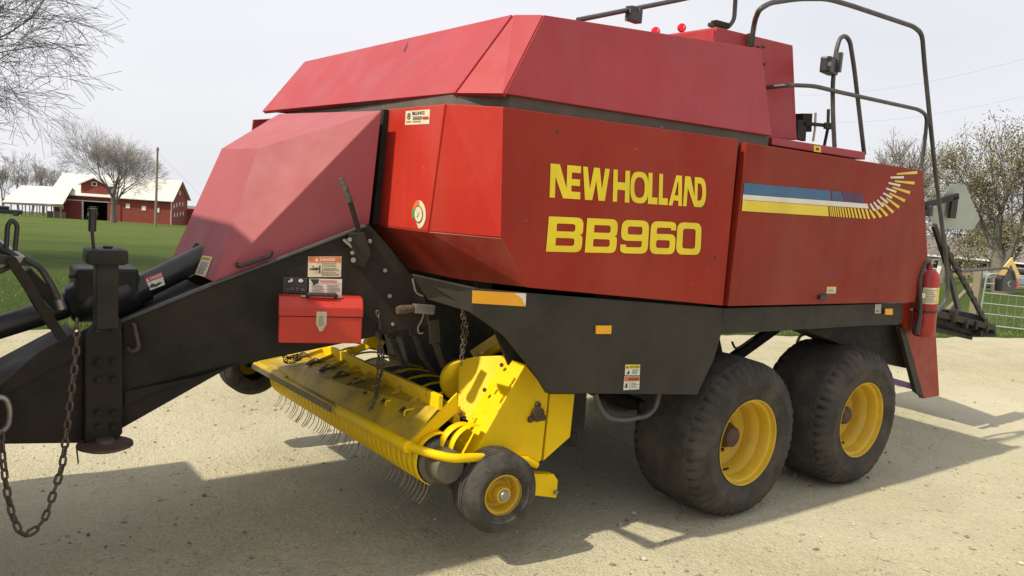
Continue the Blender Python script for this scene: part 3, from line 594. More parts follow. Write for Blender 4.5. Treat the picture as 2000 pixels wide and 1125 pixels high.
decal('warning_decal', ats([(1219, 735), (1249, 735), (1248, 760), (1217, 762)], y=yk), [('orange', 'r', [(.02, .64, .98, .97)]), ('ink', 't', ('WARNING', .25, .7, .95, .9)), ('ink', 'p', [[(.08, .15), (.24, .2), (.2, .55), (.1, .4)], [(.36, .0), (.38, 0), (.38, .62), (.36, .62)]]), ('blue', 'r', lines(.45, .92, [.12, .24, .36, .48], .04))], B, 'white')
pipe('stand_loop', ats([(1162, 768), (1170, 795), (1185, 815), (1215, 821), (1262, 813), (1280, 797), (1287, 768)], y=-1.33), .017, M['rail'], B, .05)
# rear leg plate and wedge
yg = -1.34
lg = ats([(1765, 640), (1828, 648), (1835, 773), (1805, 779)], y=yg); MB().prism(lg, .05).build('rear_leg', M['redlow'], B, bevel=.006)
panel('rear_leg_edge', ats([(1757, 640), (1768, 640), (1806, 778), (1790, 766)], y=yg-.0) , M['grey'], B, .04)
panel('leg_upper', ats([(1786, 590), (1800, 520), (1812, 500), (1827, 560), (1828, 648), (1765, 640), (1762, 592)], y=yg), M['red'], B, .05)
panel('rear_mudguard', ats([(1560, 640), (1757, 634), (1792, 724), (1735, 712), (1690, 695), (1630, 668)], y=-1.22), M['dark'], B, .25)
MB().bar(at(1735, 742, y=-1.28), at(1800, 760, y=-1.28), .05, .05).build('rear_bar', M['purple'], B)
MB().prism([V((-1.9, -1.0, 1.75)), V((2.3, -1.0, 1.75)), V((2.3, -1.0, 1.42)), V((-.6, -1.0, 1.38)), V((-1.9, -1.0, 1.5))], 2.0, n=V((0, -1, 0))).build('bale_chamber', M['dark'], B)

# tandem axle
def wheel(x, y0, sg):                               # y0 outer face of the tyre, sg +1 = axle lies toward +y
    ax = V((0, sg, 0)); c = V((x, y0, .535)); N_ = 288
    hub = MB().lathe([(0, .12), (.05, .12), (.07, .135), (.078, .17), (.09, .19), (.09, .34)], c, ax, 20).build('wheel', M['rust'], B, smooth=40)
    prof = [(.288, .035), (.30, .010), (.345, -.010), (.40, -.016), (.405, -.020), (.425, -.020), (.43, -.016), (.475, -.004), (.515, .018), (.534, .034), (.545, .052), (.550, .080), (.552, .090), (.555, .15), (.558, .22), (.560, .30), (.558, .38), (.555, .45), (.552, .510), (.550, .520), (.545, .548), (.534, .566), (.515, .582), (.475, .604), (.42, .618), (.345, .61), (.30, .59), (.288, .565)]
    def mod(i, k):
        if i in (8, 9, 10, 11, 19, 20, 21, 22): return (-.022 if k % 6 == 0 else -.012 if k % 6 == 1 else 0)*(.75+.7*abs(noise.noise(V((k//6*1.7, i//9*5, x+2)))))+.006*noise.noise(V((k*.21, i*.6, x)))+.003*noise.noise(V((k*.7, i, x)))
        if i == 7: return (-.006 if k % 6 in (0, 1) else 0)+.003*noise.noise(V((k*.5, i, x)))
        return .0025*noise.noise(V((k*.3, i*.8, x)))
    t = MB().lathe(prof, c, ax, N_, mod=mod)
    vs = []
    for p in t.v:
        p = V(p)
        if p.z < .07:                               # tyre flattened under load
            dz = (.07-p.z); p.z = max(0.0, .07-dz*.75-.0); p.z = max(p.z, .002)
        vs.append(tuple(p))
    t.v = vs; t.build('tyre', M['rubber'], hub, smooth=35)
    MB().lathe([(.296, .012), (.301, .006), (.300, .000), (.294, .002), (.290, .022), (.288, .034), (.272, .040), (.264, .060), (.260, .115), (.238, .145), (.230, .17), (.226, .225), (.205, .245), (.165, .25), (.13, .235), (.12, .25), (.0, .25)], c, ax, 64).build('rim', M['rim'], hub, smooth=30)
    vp = c+ax*.10+V((-.12, 0, -.205)); MB().tube([vp, vp+V((.015, 0, .02))-ax*.035], .008, 8).build('valve', M['plastic'], hub)
    for k in range(8):
        a_ = 2*PI*k/8+.2; p = c+ax*.255+V((math.cos(a_)*.125, 0, math.sin(a_)*.125)); MB().tube([p, p-ax*.03], .014, 6).build('wheel_nut', M['rust'], hub)
    return hub
for x in (0, 1.403): wheel(x, YS-.012, 1); wheel(x, 1.462, -1)
MB().bar((-.05, -.78, .66), (1.45, -.78, .66), .12, .16).build('bogie_beam', M['dark'], B, bevel=.01); MB().bar((-.05, .78, .66), (1.45, .78, .66), .12, .16).build('bogie_beam', M['dark'], B, bevel=.01)
for x in (0, 1.403): MB().tube([(x, -1.15, .535), (x, 1.15, .535)], .05, 12).build('axle', M['dark'], B)
MB().bar((.7, -.9, .80), (.7, .9, .80), .16, .16).build('axle_crossbeam', M['dark'], B)
for y in (-.55, .55): MB().bar((.7, y, .8), (.45, y, 1.35), .12, .12).build('frame_strut', M['dark'], B); MB().bar((.75, y, .8), (1.9, y, 1.3), .06, .08).build('frame_strut', M['dark'], B)
MB().bar((-.6, -.95, 1.30), (2.3, -.95, 1.36), .08, .10).build('chassis_rail', M['dark'], B)
pipe('brake_hose', ats([(1553, 700), (1556, 672), (1562, 656), (1580, 650)], y=-.9), .012, mat('yellow_green_hose', (.3, .28, .05), .5), B, .05)
pipe('brake_hose', ats([(1430, 668), (1436, 682), (1448, 676), (1470, 660)], y=-.9), .009, M['hose'], B, .05)
MB().tube(ats([(1535, 745), (1552, 715)], y=-.95), .035, 12).build('air_cylinder', M['steel'], B, smooth=40)

# ------------------------------------------------------------ pickup (raised, hanging on its chains)
P_ = MB().bar((-2.02, -.90, .80), (-2.02, 1.08, .78), .05, .10).build('pickup', M['yeld'], B, bevel=.006)
b0, b1 = V((-2.50, 1.14, .70)), V((-2.395, -1.0, .688))
bN = at(798, 873, y=-1.0); bF = at(503, 713, y=1.12)
MB().bar(bF, bF+(bN-bF)*.62, .075, .055).build('guard_channel', M['yeld'], P_, bevel=.012)
MB().bar(bF+V((-.041, 0, -.004)), bF+(bN-bF)*.60+V((-.041, 0, -.004)), .006, .035).build('wear_strip', M['worn'], P_)
MB().tube([bF+(bN-bF)*.02, bF+(bN-bF)*.25], .04, 12).build('guard_roll', M['yeld'], P_, smooth=50)
MB().tube([bF+(bN-bF)*.6, bN+V((0, .0, 0))], .034, 16).build('guard_bar', M['yel'], P_, smooth=50)
pipe('guard_bar', [bN+V((0, .03, 0)), at(842, 886, y=-1.12), at(885, 896, y=-1.19), at(928, 893, y=-1.19), at(1030, 900, y=-1.15)], .025, M['yel'], P_, .08, 14)
# windguard plate with tabs
pN, pF = at(854, 799, y=-1.0), at(612, 683, y=1.1)
panel('guard_plate', [bF+V((.0, 0, .03)), pF, pN, bN+V((0, 0, .03))], M['yeld'], P_, .008, .001)
MB().bar(pF+V((.02, 0, .035)), pN+V((.02, 0, .035)), .03, .085).build('rear_rail', M['yel'], P_, bevel=.006)
for i in range(8):
    f = .10+i*.112; a0 = bF+(bN-bF)*f; a1 = pF+(pN-pF)*f; c = a0*.45+a1*.55+V((0, 0, .028)); ax1 = (a1-a0).normalized()
    st = MB(); st.bar(a0*.5+a1*.5+V((0, 0, .022)), a1+V((0, 0, .03)), .006, .03); st.build('plate_rib', M['yeld'], P_)
    if i % 1 == 0:
        pipe('staple', [c+V((-.03, -.06, -.01)), c+V((-.03, -.06, .02)), c+V((.05, -.07, .03)), c+V((.05, .05, .03)), c+V((.0, .06, 0))], .006, M['rust'] if i < 5 else M['yel'], P_, .015, 6)
        MB().bar(c+V((-.05, -.05, .012)), c+V((.04, .04, .016)), .022, .01).build('tab', M['rust'], P_)
# reel with stripper bands and tines
rc = lambda f: V((-2.28+.07*f, 1.08+f*(-2.11), .615-.015*f)); rr = .145
MB().tube([rc(0), rc(.985)], .128, 24).build('reel_drum', M['dark'], P_, smooth=50)
band_me = None; NB = 36
for i in range(NB):
    f = (i+.5)/NB; c = rc(f)
    if band_me is None:
        mb = MB(); n_ = 20; vs = []
        for j in range(n_+1):
            a_ = math.radians(75+178*j/n_); 
            for y_, dr in ((-.0275, -.006), (-.026, 0), (.026, 0), (.0275, -.006)): vs.append(((rr+dr)*math.cos(a_), y_, (rr+dr)*math.sin(a_)*1.05))
        mb.add(vs, [(4*j+q_, 4*j+q_+1, 4*j+q_+5, 4*j+q_+4) for j in range(n_) for q_ in range(3)]); band_me = mb.mesh('stripper_band'); band_me.shade_smooth(); band_me.materials.append(M['yel'])
    o = bpy.data.objects.new('stripper_band', band_me); COL.objects.link(o); o.parent = P_; o.location = c
for dx_, dy_ in ((.13, -.02), (.17, -.06)):
    o = bpy.data.objects.new('stripper_band', band_me); COL.objects.link(o); o.parent = P_; o.location = rc(1)+V((dx_, dy_, .05))
MB().lathe([(0, -.13), (.085, -.13), (.095, -.115), (.10, -.02), (.126, -.005), (.126, .03)], rc(1)+V((.0, 0, -.01)), V((0, 1, 0)), 28).build('drum_end', M['worn'], P_, smooth=40)
tine_mes = []
for q_ in range(4):
    pts = []
    for j in range(9):
        t = j/8; pts.append(V((-.055+.05*t-.085*t*t-.01*q_*t, .01*math.sin(q_*2)*t, -.12-(.12+.012*q_)*t)))
    me = MB().tube(pts, [.0030]*8+[.0022], 5).mesh('tine'); me.materials.append(M['tine']); me.shade_smooth(); tine_mes.append(me)
for i in range(52):
    c = rc(i/51.)
    for s_ in (0,):
        o = bpy.data.objects.new('tine', tine_mes[(i//7) % 2]); COL.objects.link(o); o.parent = P_; o.location = c+V((0, .012*s_, 0)); o.rotation_euler = (0, random.gauss(0, .04), random.gauss(0, .04))
# top tines seen behind the rail (curved yellow guard rods)
for i in range(9):
    f = .08+i*.09; c = rc(f); pipe('guard_rod', [c+V((.18, 0, .20)), c+V((.27, 0, .26)), c+V((.42, .0, .27)), c+V((.6, 0, .22))], .008, M['yel'], P_, .1, 6)
panel('auger_floor', [V((-2.0, 1.1, .62)), V((-1.5, 1.1, .7)), V((-1.5, -.95, .7)), V((-2.0, -.95, .55))], M['dark'], P_, .02)
panel('reel_end', ats([(838, 905), (862, 912), (905, 938), (888, 962), (860, 945), (842, 925)], y=-1.04), M['worn'], P_, .02)
for r_ in (): MB().lathe([(r_, 0), (r_-.02, -.004), (r_-.03, 0), (r_-.03, .03)], rc(1.0)+V((.09, .0, .08)), seg=32).build('end_ring', M['yeld'], P_, smooth=40)
# end structure near side
ye = -1.11
E = ats([(1026.6, 712), (1071.5, 769.6), (1057, 899), (1033, 914), (925, 890)], y=ye)
panel('end_plate', E, M['yel'], P_, .02)
ea, eb, ec, ed = at(984.8, 697, y=-.93), at(1026.6, 712, y=ye), at(925, 889.7, y=ye), at(871, 899, y=-.93)
panel('end_slope', [ea, eb+V((-.002, 0, .002)), ec+V((-.002, 0, .002)), ed], M['yel'], P_, .012)
panel('end_toe', [at(871, 898, y=-.93), at(925, 889, y=ye-.002), at(1033, 914, y=ye-.002), at(905, 938, y=-1.0)], M['yel'], P_, .01)
iy = -.93
ip = [(896, 719), (900, 708), (910, 700), (930, 696), (984.8, 693.8), (984, 706), (915, 822), (894, 809)]
panel('inner_plate', ats(ip, pl=(ea, (at(915, 822, pl=(ea, (eb-ea).cross(ed-ea).normalized()))-ea).cross(V((-.6, .8, 0))).normalized())), M['yel'], P_, .01)
panel('rear_end_plate', ats([(1074.6, 769.6), (1122.6, 769.6), (1113.5, 853.6), (1061.6, 900)], y=ye+.01), M['yel'], P_, .15)
panel('side_arm', ats([(797.6, 865.6), (893.6, 767), (896, 803), (821.6, 868)], y=-.98), M['yel'], P_, .012)
c = at(1048, 808, y=ye); brg = MB().lathe([(0, -.03), (.038, -.03), (.045, -.02), (.045, 0)], c, seg=24).build('bearing', M['rust'], P_, smooth=40)
for k in range(3):
    a_ = PI/2+k*2*PI/3; p = c+V((math.cos(a_)*.055, -.004, math.sin(a_)*.055)); MB().lathe([(0, -.012), (.018, -.012), (.022, 0)], p, seg=12).build('flange_lug', M['rust'], P_)
for u, v, y_ in ((903, 806, -.95), (910, 812, -.95), (949, 758, -.95), (982, 710, -.95), (884, 866, -.97), (961, 822, -1.02)): MB().lathe([(0, -.014), (.011, -.014), (.013, 0)], at(u, v, y=y_)+V((-.03, -.03, 0)), V((.6, .8, 0)), 10).build('bolt', M['rust'], P_)
MB().tube(ats([(1020, 897), (1048, 908)], y=ye-.015), .022, 12).build('end_bar', M['yel'], P_, smooth=50)
mb = MB(); mb.prism(ats([(1040, 926), (1082, 926), (1090, 938), (1087, 973), (1042, 968)], y=-1.12), .05); mb.build('wheel_bracket', M['yel'], P_, bevel=.006)
MB().prism(ats([(1040, 922), (1080, 925), (1083, 934), (1040, 934)], y=-1.06), .04).build('bracket_ear', M['yel'], P_, bevel=.004)
MB().lathe([(0, -.016), (.014, -.016), (.014, 0)], at(1084, 961, y=-1.122), seg=8).build('bolt', M['steel'], P_)
MB().bar(at(1045, 950, y=-1.15), at(985, 965, y=-1.15), .03, .05).build('wheel_arm', M['yel'], P_)
# bits seen inside the throat
MB().tube([at(940, 690, y=-.6), at(985, 665, y=-.75)], .05, 14).build('lift_tube', M['yel'], P_, smooth=40)
MB().lathe([(.12, 0), (.13, .01), (.13, .05), (.12, .06)], at(900, 745, y=-.68), V((.5, .85, 0)), 30, close=True).build('chain_guard', M['yel'], P_, smooth=30)
MB().bar(at(905, 692, y=-.6), at(925, 655, y=-.6), .05, .07).build('lift_arm', M['dark'], B); MB().bar(at(925, 692, y=-.62), at(980, 655, y=-.75), .06, .06).build('lift_arm', M['yeld'], B)
MB().bar(at(716, 660, y=.2), at(745, 676, y=.2), .05, .08).build('lift_bracket', M['yel'], B, bevel=.006)
MB().bar(at(650, 700, y=.9), at(745, 665, y=.5), .05, .05).build('feeder_bar', M['yel'], B, bevel=.006)
MB().bar(at(560, 700, y=1.0), at(640, 690, y=1.0), .06, .05).build('feeder_bar', M['yeld'], B)
fk = mat('worn_fork_steel', (.15, .13, .10), .6, (.05, .04, .03), .5, 8)
for i, (u, v) in enumerate(((762, 645), (805, 640), (845, 655))):
    a0 = at(u, v, y=.1-.25*i+(.4 if i == 3 else 0)); mb = MB(); pts = [a0+V((0, 0, .1)), a0+V((.02, 0, -.05)), a0+V((.10, 0, -.22)), a0+V((.22, 0, -.36))]
    for j in range(3): mb.bar(pts[j], pts[j+1], .07-.012*j, .02)
    mb.build('feeder_fork', fk, B)
MB().prism([V((-1.7, -.95, 1.5)), V((-1.1, -.95, 1.3)), V((-1.1, -.95, .5)), V((-1.45, -.95, .55))], 1.9, n=V((0, -1, 0))).build('feeder_housing', M['dark'], B)
for y in (-1.0, 1.0): panel('throat_wall', [V((-2.1, y, 1.75)), V((-1.1, y, 1.6)), V((-1.1, y, .6)), V((-1.55, y, .75))], M['dark'], B, .02)
# hydraulic fitting
MB().tube(ats([(776, 606), (784, 605), (808, 602)], y=-.85), [.022, .026, .020], 12).build('hose_cap', mat('dusty_cap', (.085, .055, .03), .85, (.2, .15, .09), .6, 25, bump=.5), B, smooth=40)
MB().bar(at(808, 602, y=-.85), at(846, 605, y=-.85), .04, .05).build('valve_block', M['steel'], B, bevel=.004)
pipe('steel_line', ats([(828, 608), (824, 625), (815, 640), (818, 652), (826, 650)], y=-.85), .005, M['steel'], B, .02, 6); pipe('steel_line', ats([(836, 608), (835, 625), (840, 640)], y=-.85), .005, M['rust'], B, .02, 6)
# gauge wheels
def gauge(c, ax):
    R_ = .232; hub = MB().lathe([(0, -.02), (.027, -.02), (.032, -.008), (.032, .12)], c, ax, 20).build('gauge_wheel', M['steel'], B, smooth=40)
    prof = [(.112, .025), (.125, .005), (.16, -.012), (.195, -.006), (.218, .012), (.228, .030)]
    for k in range(5):
        y0 = .036+k*.030; prof += [(.232+.001*(k in (1, 2, 3)), y0), (.233, y0+.018), (.222, y0+.021), (.222, y0+.026)]
    prof += [(.228, .188), (.218, .204), (.195, .22), (.16, .226), (.125, .21), (.112, .19)]
    MB().lathe(prof, c, ax, 72).build('tyre', M['rubber2'], hub, smooth=35)
    MB().lathe([(.113, .0), (.118, .004), (.118, .018), (.104, .024), (.098, .04), (.094, .085), (.078, .095), (.065, .075), (.048, .06), (.044, .0), (.033, -.002)], c, ax, 40).build('rim', M['rim'], hub, smooth=30)
    return hub
gauge(V((-1.937, -1.30, .437)), V((.10, 1, 0)).normalized())
gauge(at(497, 714, y=1.20)+V((0, 0.2, 0)), V((.04, -1, 0)))
MB().bar(bF+V((.02, .02, -.02)), at(500, 714, y=1.25), .04, .06).build('wheel_arm', M['yel'], P_)

# ------------------------------------------------------------ rails, lamps and rear gear
yr = -1.2
pipe('hand_rail', [at(1467, 86, y=-1.03), at(1474, 40, y=-1.06)]+ats([(1483, 18), (1505, 5), (1560, -3), (1615, -3), (1660, 10), (1785, 52), (1801, 66), (1806, 130), (1826, 330), (1848, 505), (1852, 560), (1846, 592), (1826, 612)], y=yr), .0185, M['rail'], B, .10)
pipe('hand_rail', [at(1498, 171, y=-1.03)]+ats([(1545, 166), (1590, 168), (1640, 180), (1795, 214), (1811, 226), (1806, 280), (1799, 328)], y=yr), .0155, M['rail'], B, .08)
pipe('ladder_hoop', ats([(1630, 288), (1627, 230), (1626, 165), (1633, 100), (1640, 75), (1650, 69), (1660, 80), (1668, 130), (1688, 302)], y=-1.15), .0165, M['rail'], B, .08)
pipe('top_rail', ats([(1128, 39), (1330, -1), (1420, -22), (1437, -10), (1434, 38), (1424, 52), (1410, 56), (1385, 48)], y=-.5), .017, M['rail'], B, .05)
MB().bar(at(1467, 65, y=-1.045), at(1465, 92, y=-1.045), .03, .05).build('rail_bracket', M['black'], B, bevel=.004)
MB().box(at(1424, 50, y=-.5)-V((.1, 0, .01)), (.16, .06, .04)).build('rail_clamp', M['black'], B, bevel=.005)
MB().box(at(1238, 29, y=-.5), (.13, .06, .10), rz=.2).build('control_box', M['plastic'], B, bevel=.006)
for u, v in ((1222, 35), (1230, 17), (1248, 16)): MB().tube([at(u, v, y=-.53), at(u+1, v+7, y=-.53)], .006, 6).build('clip', M['steel'], B)
lm = MB().box(at(1620, 129, y=-1.17), (.19, .08, .115), rz=.25).build('work_lamp', M['plastic'], B, bevel=.014); MB().box(at(1622, 126, y=-1.215), (.06, .02, .03), rz=.25).build('lamp_bracket', M['steel'], lm); MB().box(at(1637, 122, y=-1.19), (.04, .05, .14), rz=.25).build('lamp_clamp', M['rail'], lm)
for u, v in ((1281, 61), (1332, 54)):
    c = at(u, v, y=-.3); MB().lathe([(0, -.012), (.028, -.012), (.034, 0), (.034, .012), (0, .014)], c, V((.5, .85, 0)), 24).build('red_disc', M['beacon'], B, smooth=30)
    MB().tube([c, c-V((0, 0, .12))], .008, 6).build('disc_stem', M['black'], B)
    decal('disc_print', [c+V((-.024, -.016, .02)), c+V((.012, -.03, .02)), c+V((.012, -.03, -.018)), c+V((-.024, -.016, -.018))], [('white', 'p', [[(.3, .2), (.5, .55), (.35, .6), (.7, .95), (.58, .62), (.72, .58)]])], B, None)
MB().bar(at(1557, 240, y=-.9), at(1575, 240, y=-.9), .1, .14).build('rear_bracket', M['black'], B); panel('rear_bracket_plate', ats([(1558, 234), (1576, 236), (1574, 276), (1558, 272)], y=-1.0), M['black'], B, .04)
MB().bar(at(1572, 241, y=-1), at(1622, 246, y=-1), .03, .025).build('linkage', M['black'], B)
pipe('flat_strip', ats([(1593, 220), (1592, 250), (1588, 276)], y=-1), .009, M['straw'], B, .02); pipe('flat_strip', ats([(1618, 213), (1617, 250), (1610, 284)], y=-1), .012, M['black'], B, .02)
MB().box(at(1617, 246, y=-1.02), (.06, .04, .05)).build('clamp', M['black'], B, bevel=.005)
# slow vehicle sign seen from behind, on its arm
ys = -.9
panel('sign_plate', ats([(1859, 358.6), (1884.7, 360.7), (1914, 428), (1900, 449.5), (1824, 443.8), (1814, 420)], y=ys+.06), M['smv'], B, .004, .001)
panel('sign_arm', ats([(1806, 395), (1873, 377), (1874, 389), (1808, 407)], y=ys), M['black'], B, .03); panel('sign_arm', ats([(1862, 383), (1874, 379), (1867, 427), (1855, 426)], y=ys-.0), M['black'], B, .028)
MB().box(at(1812, 412, y=ys), (.06, .08, .1)).build('lamp_housing', M['plastic'], B, bevel=.01)
# rear chute
yc = -.95
ch = ats([(1826, 603), (1866, 606), (1900, 612), (1925, 620), (1948, 652), (1946, 658), (1893, 658), (1826, 640)], y=yc)
MB().prism(ch, .10).build('bale_chute', M['dark'], B, bevel=.01)
ch2 = [V((p.x, p.y+1.9, p.z)) for p in ch]; 
MB().prism([at(1828, 630, y=yc), at(1900, 655, y=yc), at(1946, 657, y=yc)+V((0, 1.2, 0)), at(1828, 630, y=yc)+V((0, 1.2, 0))], .05, n=V((0, 0, 1))).build('chute_floor', M['dark'], B)
for u, v, s_ in ((1862, 616, .12), (1885, 632, .09), (1903, 634, .09), (1925, 640, .08), (1938, 648, .05), (1912, 650, .06)): MB().box(at(u, v, y=yc-.05), (s_*1.9, .06, s_), rz=.3).build('chute_fitting', M['tongue'], B, bevel=.012)
MB().bar(at(1828, 612, y=yc-.06), at(1940, 640, y=yc-.06), .05, .06).build('chute_rail', M['grey'], B, bevel=.006)
MB().bar(at(1824, 440, y=yc), at(1850, 520, y=yc), .03, .05).build('chute_strut', M['black'], B); MB().bar(at(1846, 500, y=yc), at(1872, 606, y=yc), .035, .05).build('chute_strut', M['rail'], B)
mb = MB(); a0, a1 = at(1846, 480, y=yc-.04), at(1925, 628, y=yc-.04); pts = []; 
for s_ in (0, PI):
    pts = [a0+(a1-a0)*(i/60)+V((math.cos(i*.55+s_), 0, math.sin(i*.55+s_)))*.018 for i in range(61)]; mb.tube(pts, .02, 8)
mb.build('twisted_hose', M['hose'], B, smooth=60)
ra = at(1850, 531, y=yc), at(1965, 523, y=yc); pipe('lamp_arm', [ra[0], ra[0]+(ra[1]-ra[0])*.97, at(1978, 528, y=yc), at(1982, 545, y=yc)], .017, M['rail'], B, .06)
tri = ats([(1951, 533), (1977, 503), (1994, 541), (1984, 540), (1975, 516), (1963, 538), (1951, 537)], y=yc-.01); MB().prism(tri, .01).build('triangle_reflector', M['cone'], B)
panel('covered_lamp', ats([(1968, 530), (1978, 512), (1984, 530), (1988, 550), (1984, 573), (1956, 570), (1958, 545)], y=yc), M['plastic'], B, .08, .02)
decal('lamp_mark', ats([(1962, 546), (1977, 546), (1977, 562), (1962, 562)], y=yc-.001), [('smv', 'p', [[(.1, .5), (.5, .8), (.9, .9), (.6, .65), (.5, .3), (.9, .05), (.4, .2), (.35, .6)]])], B, None)
MB().lathe([(0, -.01), (.05, 0), (.05, .05)], at(1987, 556, y=yc+.03), seg=20).build('red_lamp', M['beacon'], B, smooth=40)

# ------------------------------------------------------------ things hung on the baler
tb = thing('toolbox', 'bright red metal toolbox with black handle hung on the black drawbar plate', 'toolbox')
TX = V((TPn.y, -TPn.x, 0)); TX = TX if TX.x > 0 else -TX
dd = .19; fbl, fbr, ftl, ftr = tg(545, 669, dd), tg(704, 672.5, dd), tg(548, 618, dd), tg(708, 621, dd)
fbl.z = fbr.z = (fbl.z+fbr.z)/2; ftl.z = ftr.z = (ftl.z+ftr.z)/2
wX = (fbr-fbl).length; c0 = (fbl+fbr)/2; H0 = ftl.z-fbl.z; axs = (TX, -TPn, V((0, 0, 1)))
def tbp(x, d, z): return c0+TX*x-TPn*d+V((0, 0, z))
hw = wX/2+.004
MB().box(tbp(0, dd/2, H0/2), (2*hw, dd-.006, H0), ax=axs).build('case', M['box'], tb, bevel=.006)
pr = [(-hw-.003, -.003, H0+.003), (-hw-.003, -.003, H0+.052), (-hw-.003, .045, H0+.10), (-hw-.003, .135, H0+.10), (-hw-.003, dd-.012, H0+.052), (-hw-.003, dd-.012, H0+.003)]
MB().prism([tbp(*p) for p in pr], 2*hw+.006, n=-TX).build('lid', M['box'], tb, bevel=.005)
hz = H0+.10
pipe('handle', [tbp(-.075, .045, hz), tbp(-.07, .03, hz+.015), tbp(.07, .03, hz+.015), tbp(.075, .045, hz)], .011, M['plastic'], tb, .02)
for x in (-.09, .09): MB().box(tbp(x, .05, hz+.004), (.035, .03, .008), ax=axs).build('handle_bracket', M['steel'], tb)
lq = [tbp(-.026, -.0045, H0+.03), tbp(.026, -.0045, H0+.03), tbp(.028, -.0045, H0-.035), tbp(.008, -.0045, H0-.075), tbp(-.008, -.0045, H0-.075), tbp(-.028, -.0045, H0-.035)]
MB().prism(lq, .008, n=TPn).build('latch', mat('nickel_latch', (.55, .5, .38), .35, (.2, .15, .08), .5, 60, metal=.6), tb, bevel=.002)
MB().box(tbp(0, -.012, H0-.02), (.02, .01, .05), ax=axs).build('latch_loop', M['steel'], tb, bevel=.002)

ex = thing('fire_extinguisher', 'red fire extinguisher with black hose strapped to the rear corner of the baler', 'fire extinguisher')
ey = -1.44; e0, e1 = at(1803, 655, y=ey), at(1815, 525, y=ey); L_ = (e1-e0); l = L_.length; un = L_/l; R_ = .088
MB().lathe([(0, 0), (R_*.9, .0), (R_, .02), (R_, l*.86), (R_*.9, l*.93), (R_*.55, l*.985), (R_*.3, l), (R_*.28, l+.04), (0, l+.04)], e0, un, 32).build('cylinder', M['ext'], ex, smooth=40)
MB().box(e1+un*.06, (.05, .05, .04)).build('valve_head', M['steel'], ex, bevel=.004)
MB().bar(e1+un*.07, e1+un*.085+V((.10, -.03, .0)), .03, .012).build('lever', M['steel'], ex)
pipe('hose', [e1+un*.06, e1+un*.07+V((-.12, -.02, 0)), e1+V((-.20, -.03, -.1)), e0+V((-.185, -.04, l*.45)), e0+V((-.18, -.04, .16))], .018, M['hose'], ex, .08)
MB().tube([e0+V((-.18, -.04, .20)), e0+V((-.20, -.04, .03))], [.018, .028], 12).build('nozzle', M['plastic'], ex, smooth=40)
MB().tube([e0+V((-.184, -.042, .33)), e0+V((-.185, -.042, .365))], .021, 12).build('hose_ring', M['white'], ex, smooth=40)
def cyl_label(a0, a1, z0, z1, key, r_, nm):
    fx = V((1, 0, 0)); fx = (fx-un*fx.dot(un)).normalized(); fy = un.cross(fx); n_ = 10; vs = []
    for j in range(n_+1):
        a_ = math.radians(a0+(a1-a0)*j/n_); d_ = fx*math.cos(a_)+fy*math.sin(a_); vs += [e0+d_*r_+un*z0, e0+d_*r_+un*z1]
    mb = MB().add(vs, [(2*j, 2*j+2, 2*j+3, 2*j+1) for j in range(n_)]); me = mb.mesh(nm); me.shade_smooth(); link(nm, me, M[key], ex)
cyl_label(185, 335, l*.50, l*.74, 'cream', R_+.0015, 'label_band'); cyl_label(262, 285, l*.51, l*.73, 'lyel', R_+.0028, 'label_stripe')
for k in range(7): cyl_label(195, 255-6*(k % 3), l*(.53+.028*k), l*(.537+.028*k), 'band', R_+.0027, 'label_print')
for k in range(3): cyl_label(292, 325, l*(.54+.06*k), l*(.55+.06*k), 'ink', R_+.0027, 'label_print')
MB().lathe([(R_+.003, 0), (R_+.005, .004), (R_+.005, .018), (R_+.003, .022)], e0+un*l*.36, un, 32).build('strap', M['plastic'], ex)
MB().bar(e0+un*l*.37, e0+un*l*.37+V((-.05, .12, 0)), .03, .02).build('strap_bracket', M['steel'], ex)

# chains ---------------------------------------------------------------------
def link_mesh(L_, W_, r_):
    pts = []; h = L_/2-W_/2
    for i in range(16):
        a_ = 2*PI*i/16; pts.append(V((math.cos(a_)*(W_/2-r_)*1, math.sin(a_)*(W_/2-r_)+(h if math.sin(a_) > 0 else -h if math.sin(a_) < 0 else 0), 0)))
    seg = 6; vs = []; n_ = len(pts)
    for i in range(n_):
        t = (pts[(i+1) % n_]-pts[i-1]).normalized(); nn = V((t.y, -t.x, 0))
        for k in range(seg):
            a_ = 2*PI*k/seg; vs.append(pts[i]+nn*math.cos(a_)*r_+V((0, 0, 1))*math.sin(a_)*r_)
    mb = MB().add(vs, [(i*seg+k, i*seg+(k+1) % seg, ((i+1) % n_)*seg+(k+1) % seg, ((i+1) % n_)*seg+k) for i in range(n_) for k in range(seg)]); me = mb.mesh('link'); me.shade_smooth(); return me
def chain(pts, L_, label, parent_name='chain', mt=None, smooth=True):
    root = thing(parent_name, label, 'chain', pts[0]); me = link_mesh(L_, L_*.62, L_*.105); me.materials.append(mt or M['chain'])
    if smooth:
        q = [pts[0]]
        for i in range(len(pts)-1):
            a, b, c, d = pts[max(i-1, 0)], pts[i], pts[i+1], pts[min(i+2, len(pts)-1)]
            for j in range(1, 13):
                t = j/12; q.append(.5*((2*b)+(c-a)*t+(2*a-5*b+4*c-d)*t*t+(3*b-a-3*c+d)*t**3))
        pts = q
    st = L_*.72; acc = 0; k = 0
    for i in range(len(pts)-1):
        a, b = pts[i], pts[i+1]; d = (b-a).length
        while acc <= d:
            p = a+(b-a)*(acc/d); t = (b-a).normalized(); rot = t.to_track_quat('Y', 'Z').to_matrix().to_4x4() @ Matrix.Rotation((PI/2 if k % 2 else 0)+.5+random.uniform(-.2, .2), 4, 'Y')
            o = bpy.data.objects.new('link', me); COL.objects.link(o); o.parent = root; mw = Matrix.Translation(p-root.location) @ rot; o.matrix_local = mw; k += 1; acc += st
        acc -= d
    return root
cy = -.52
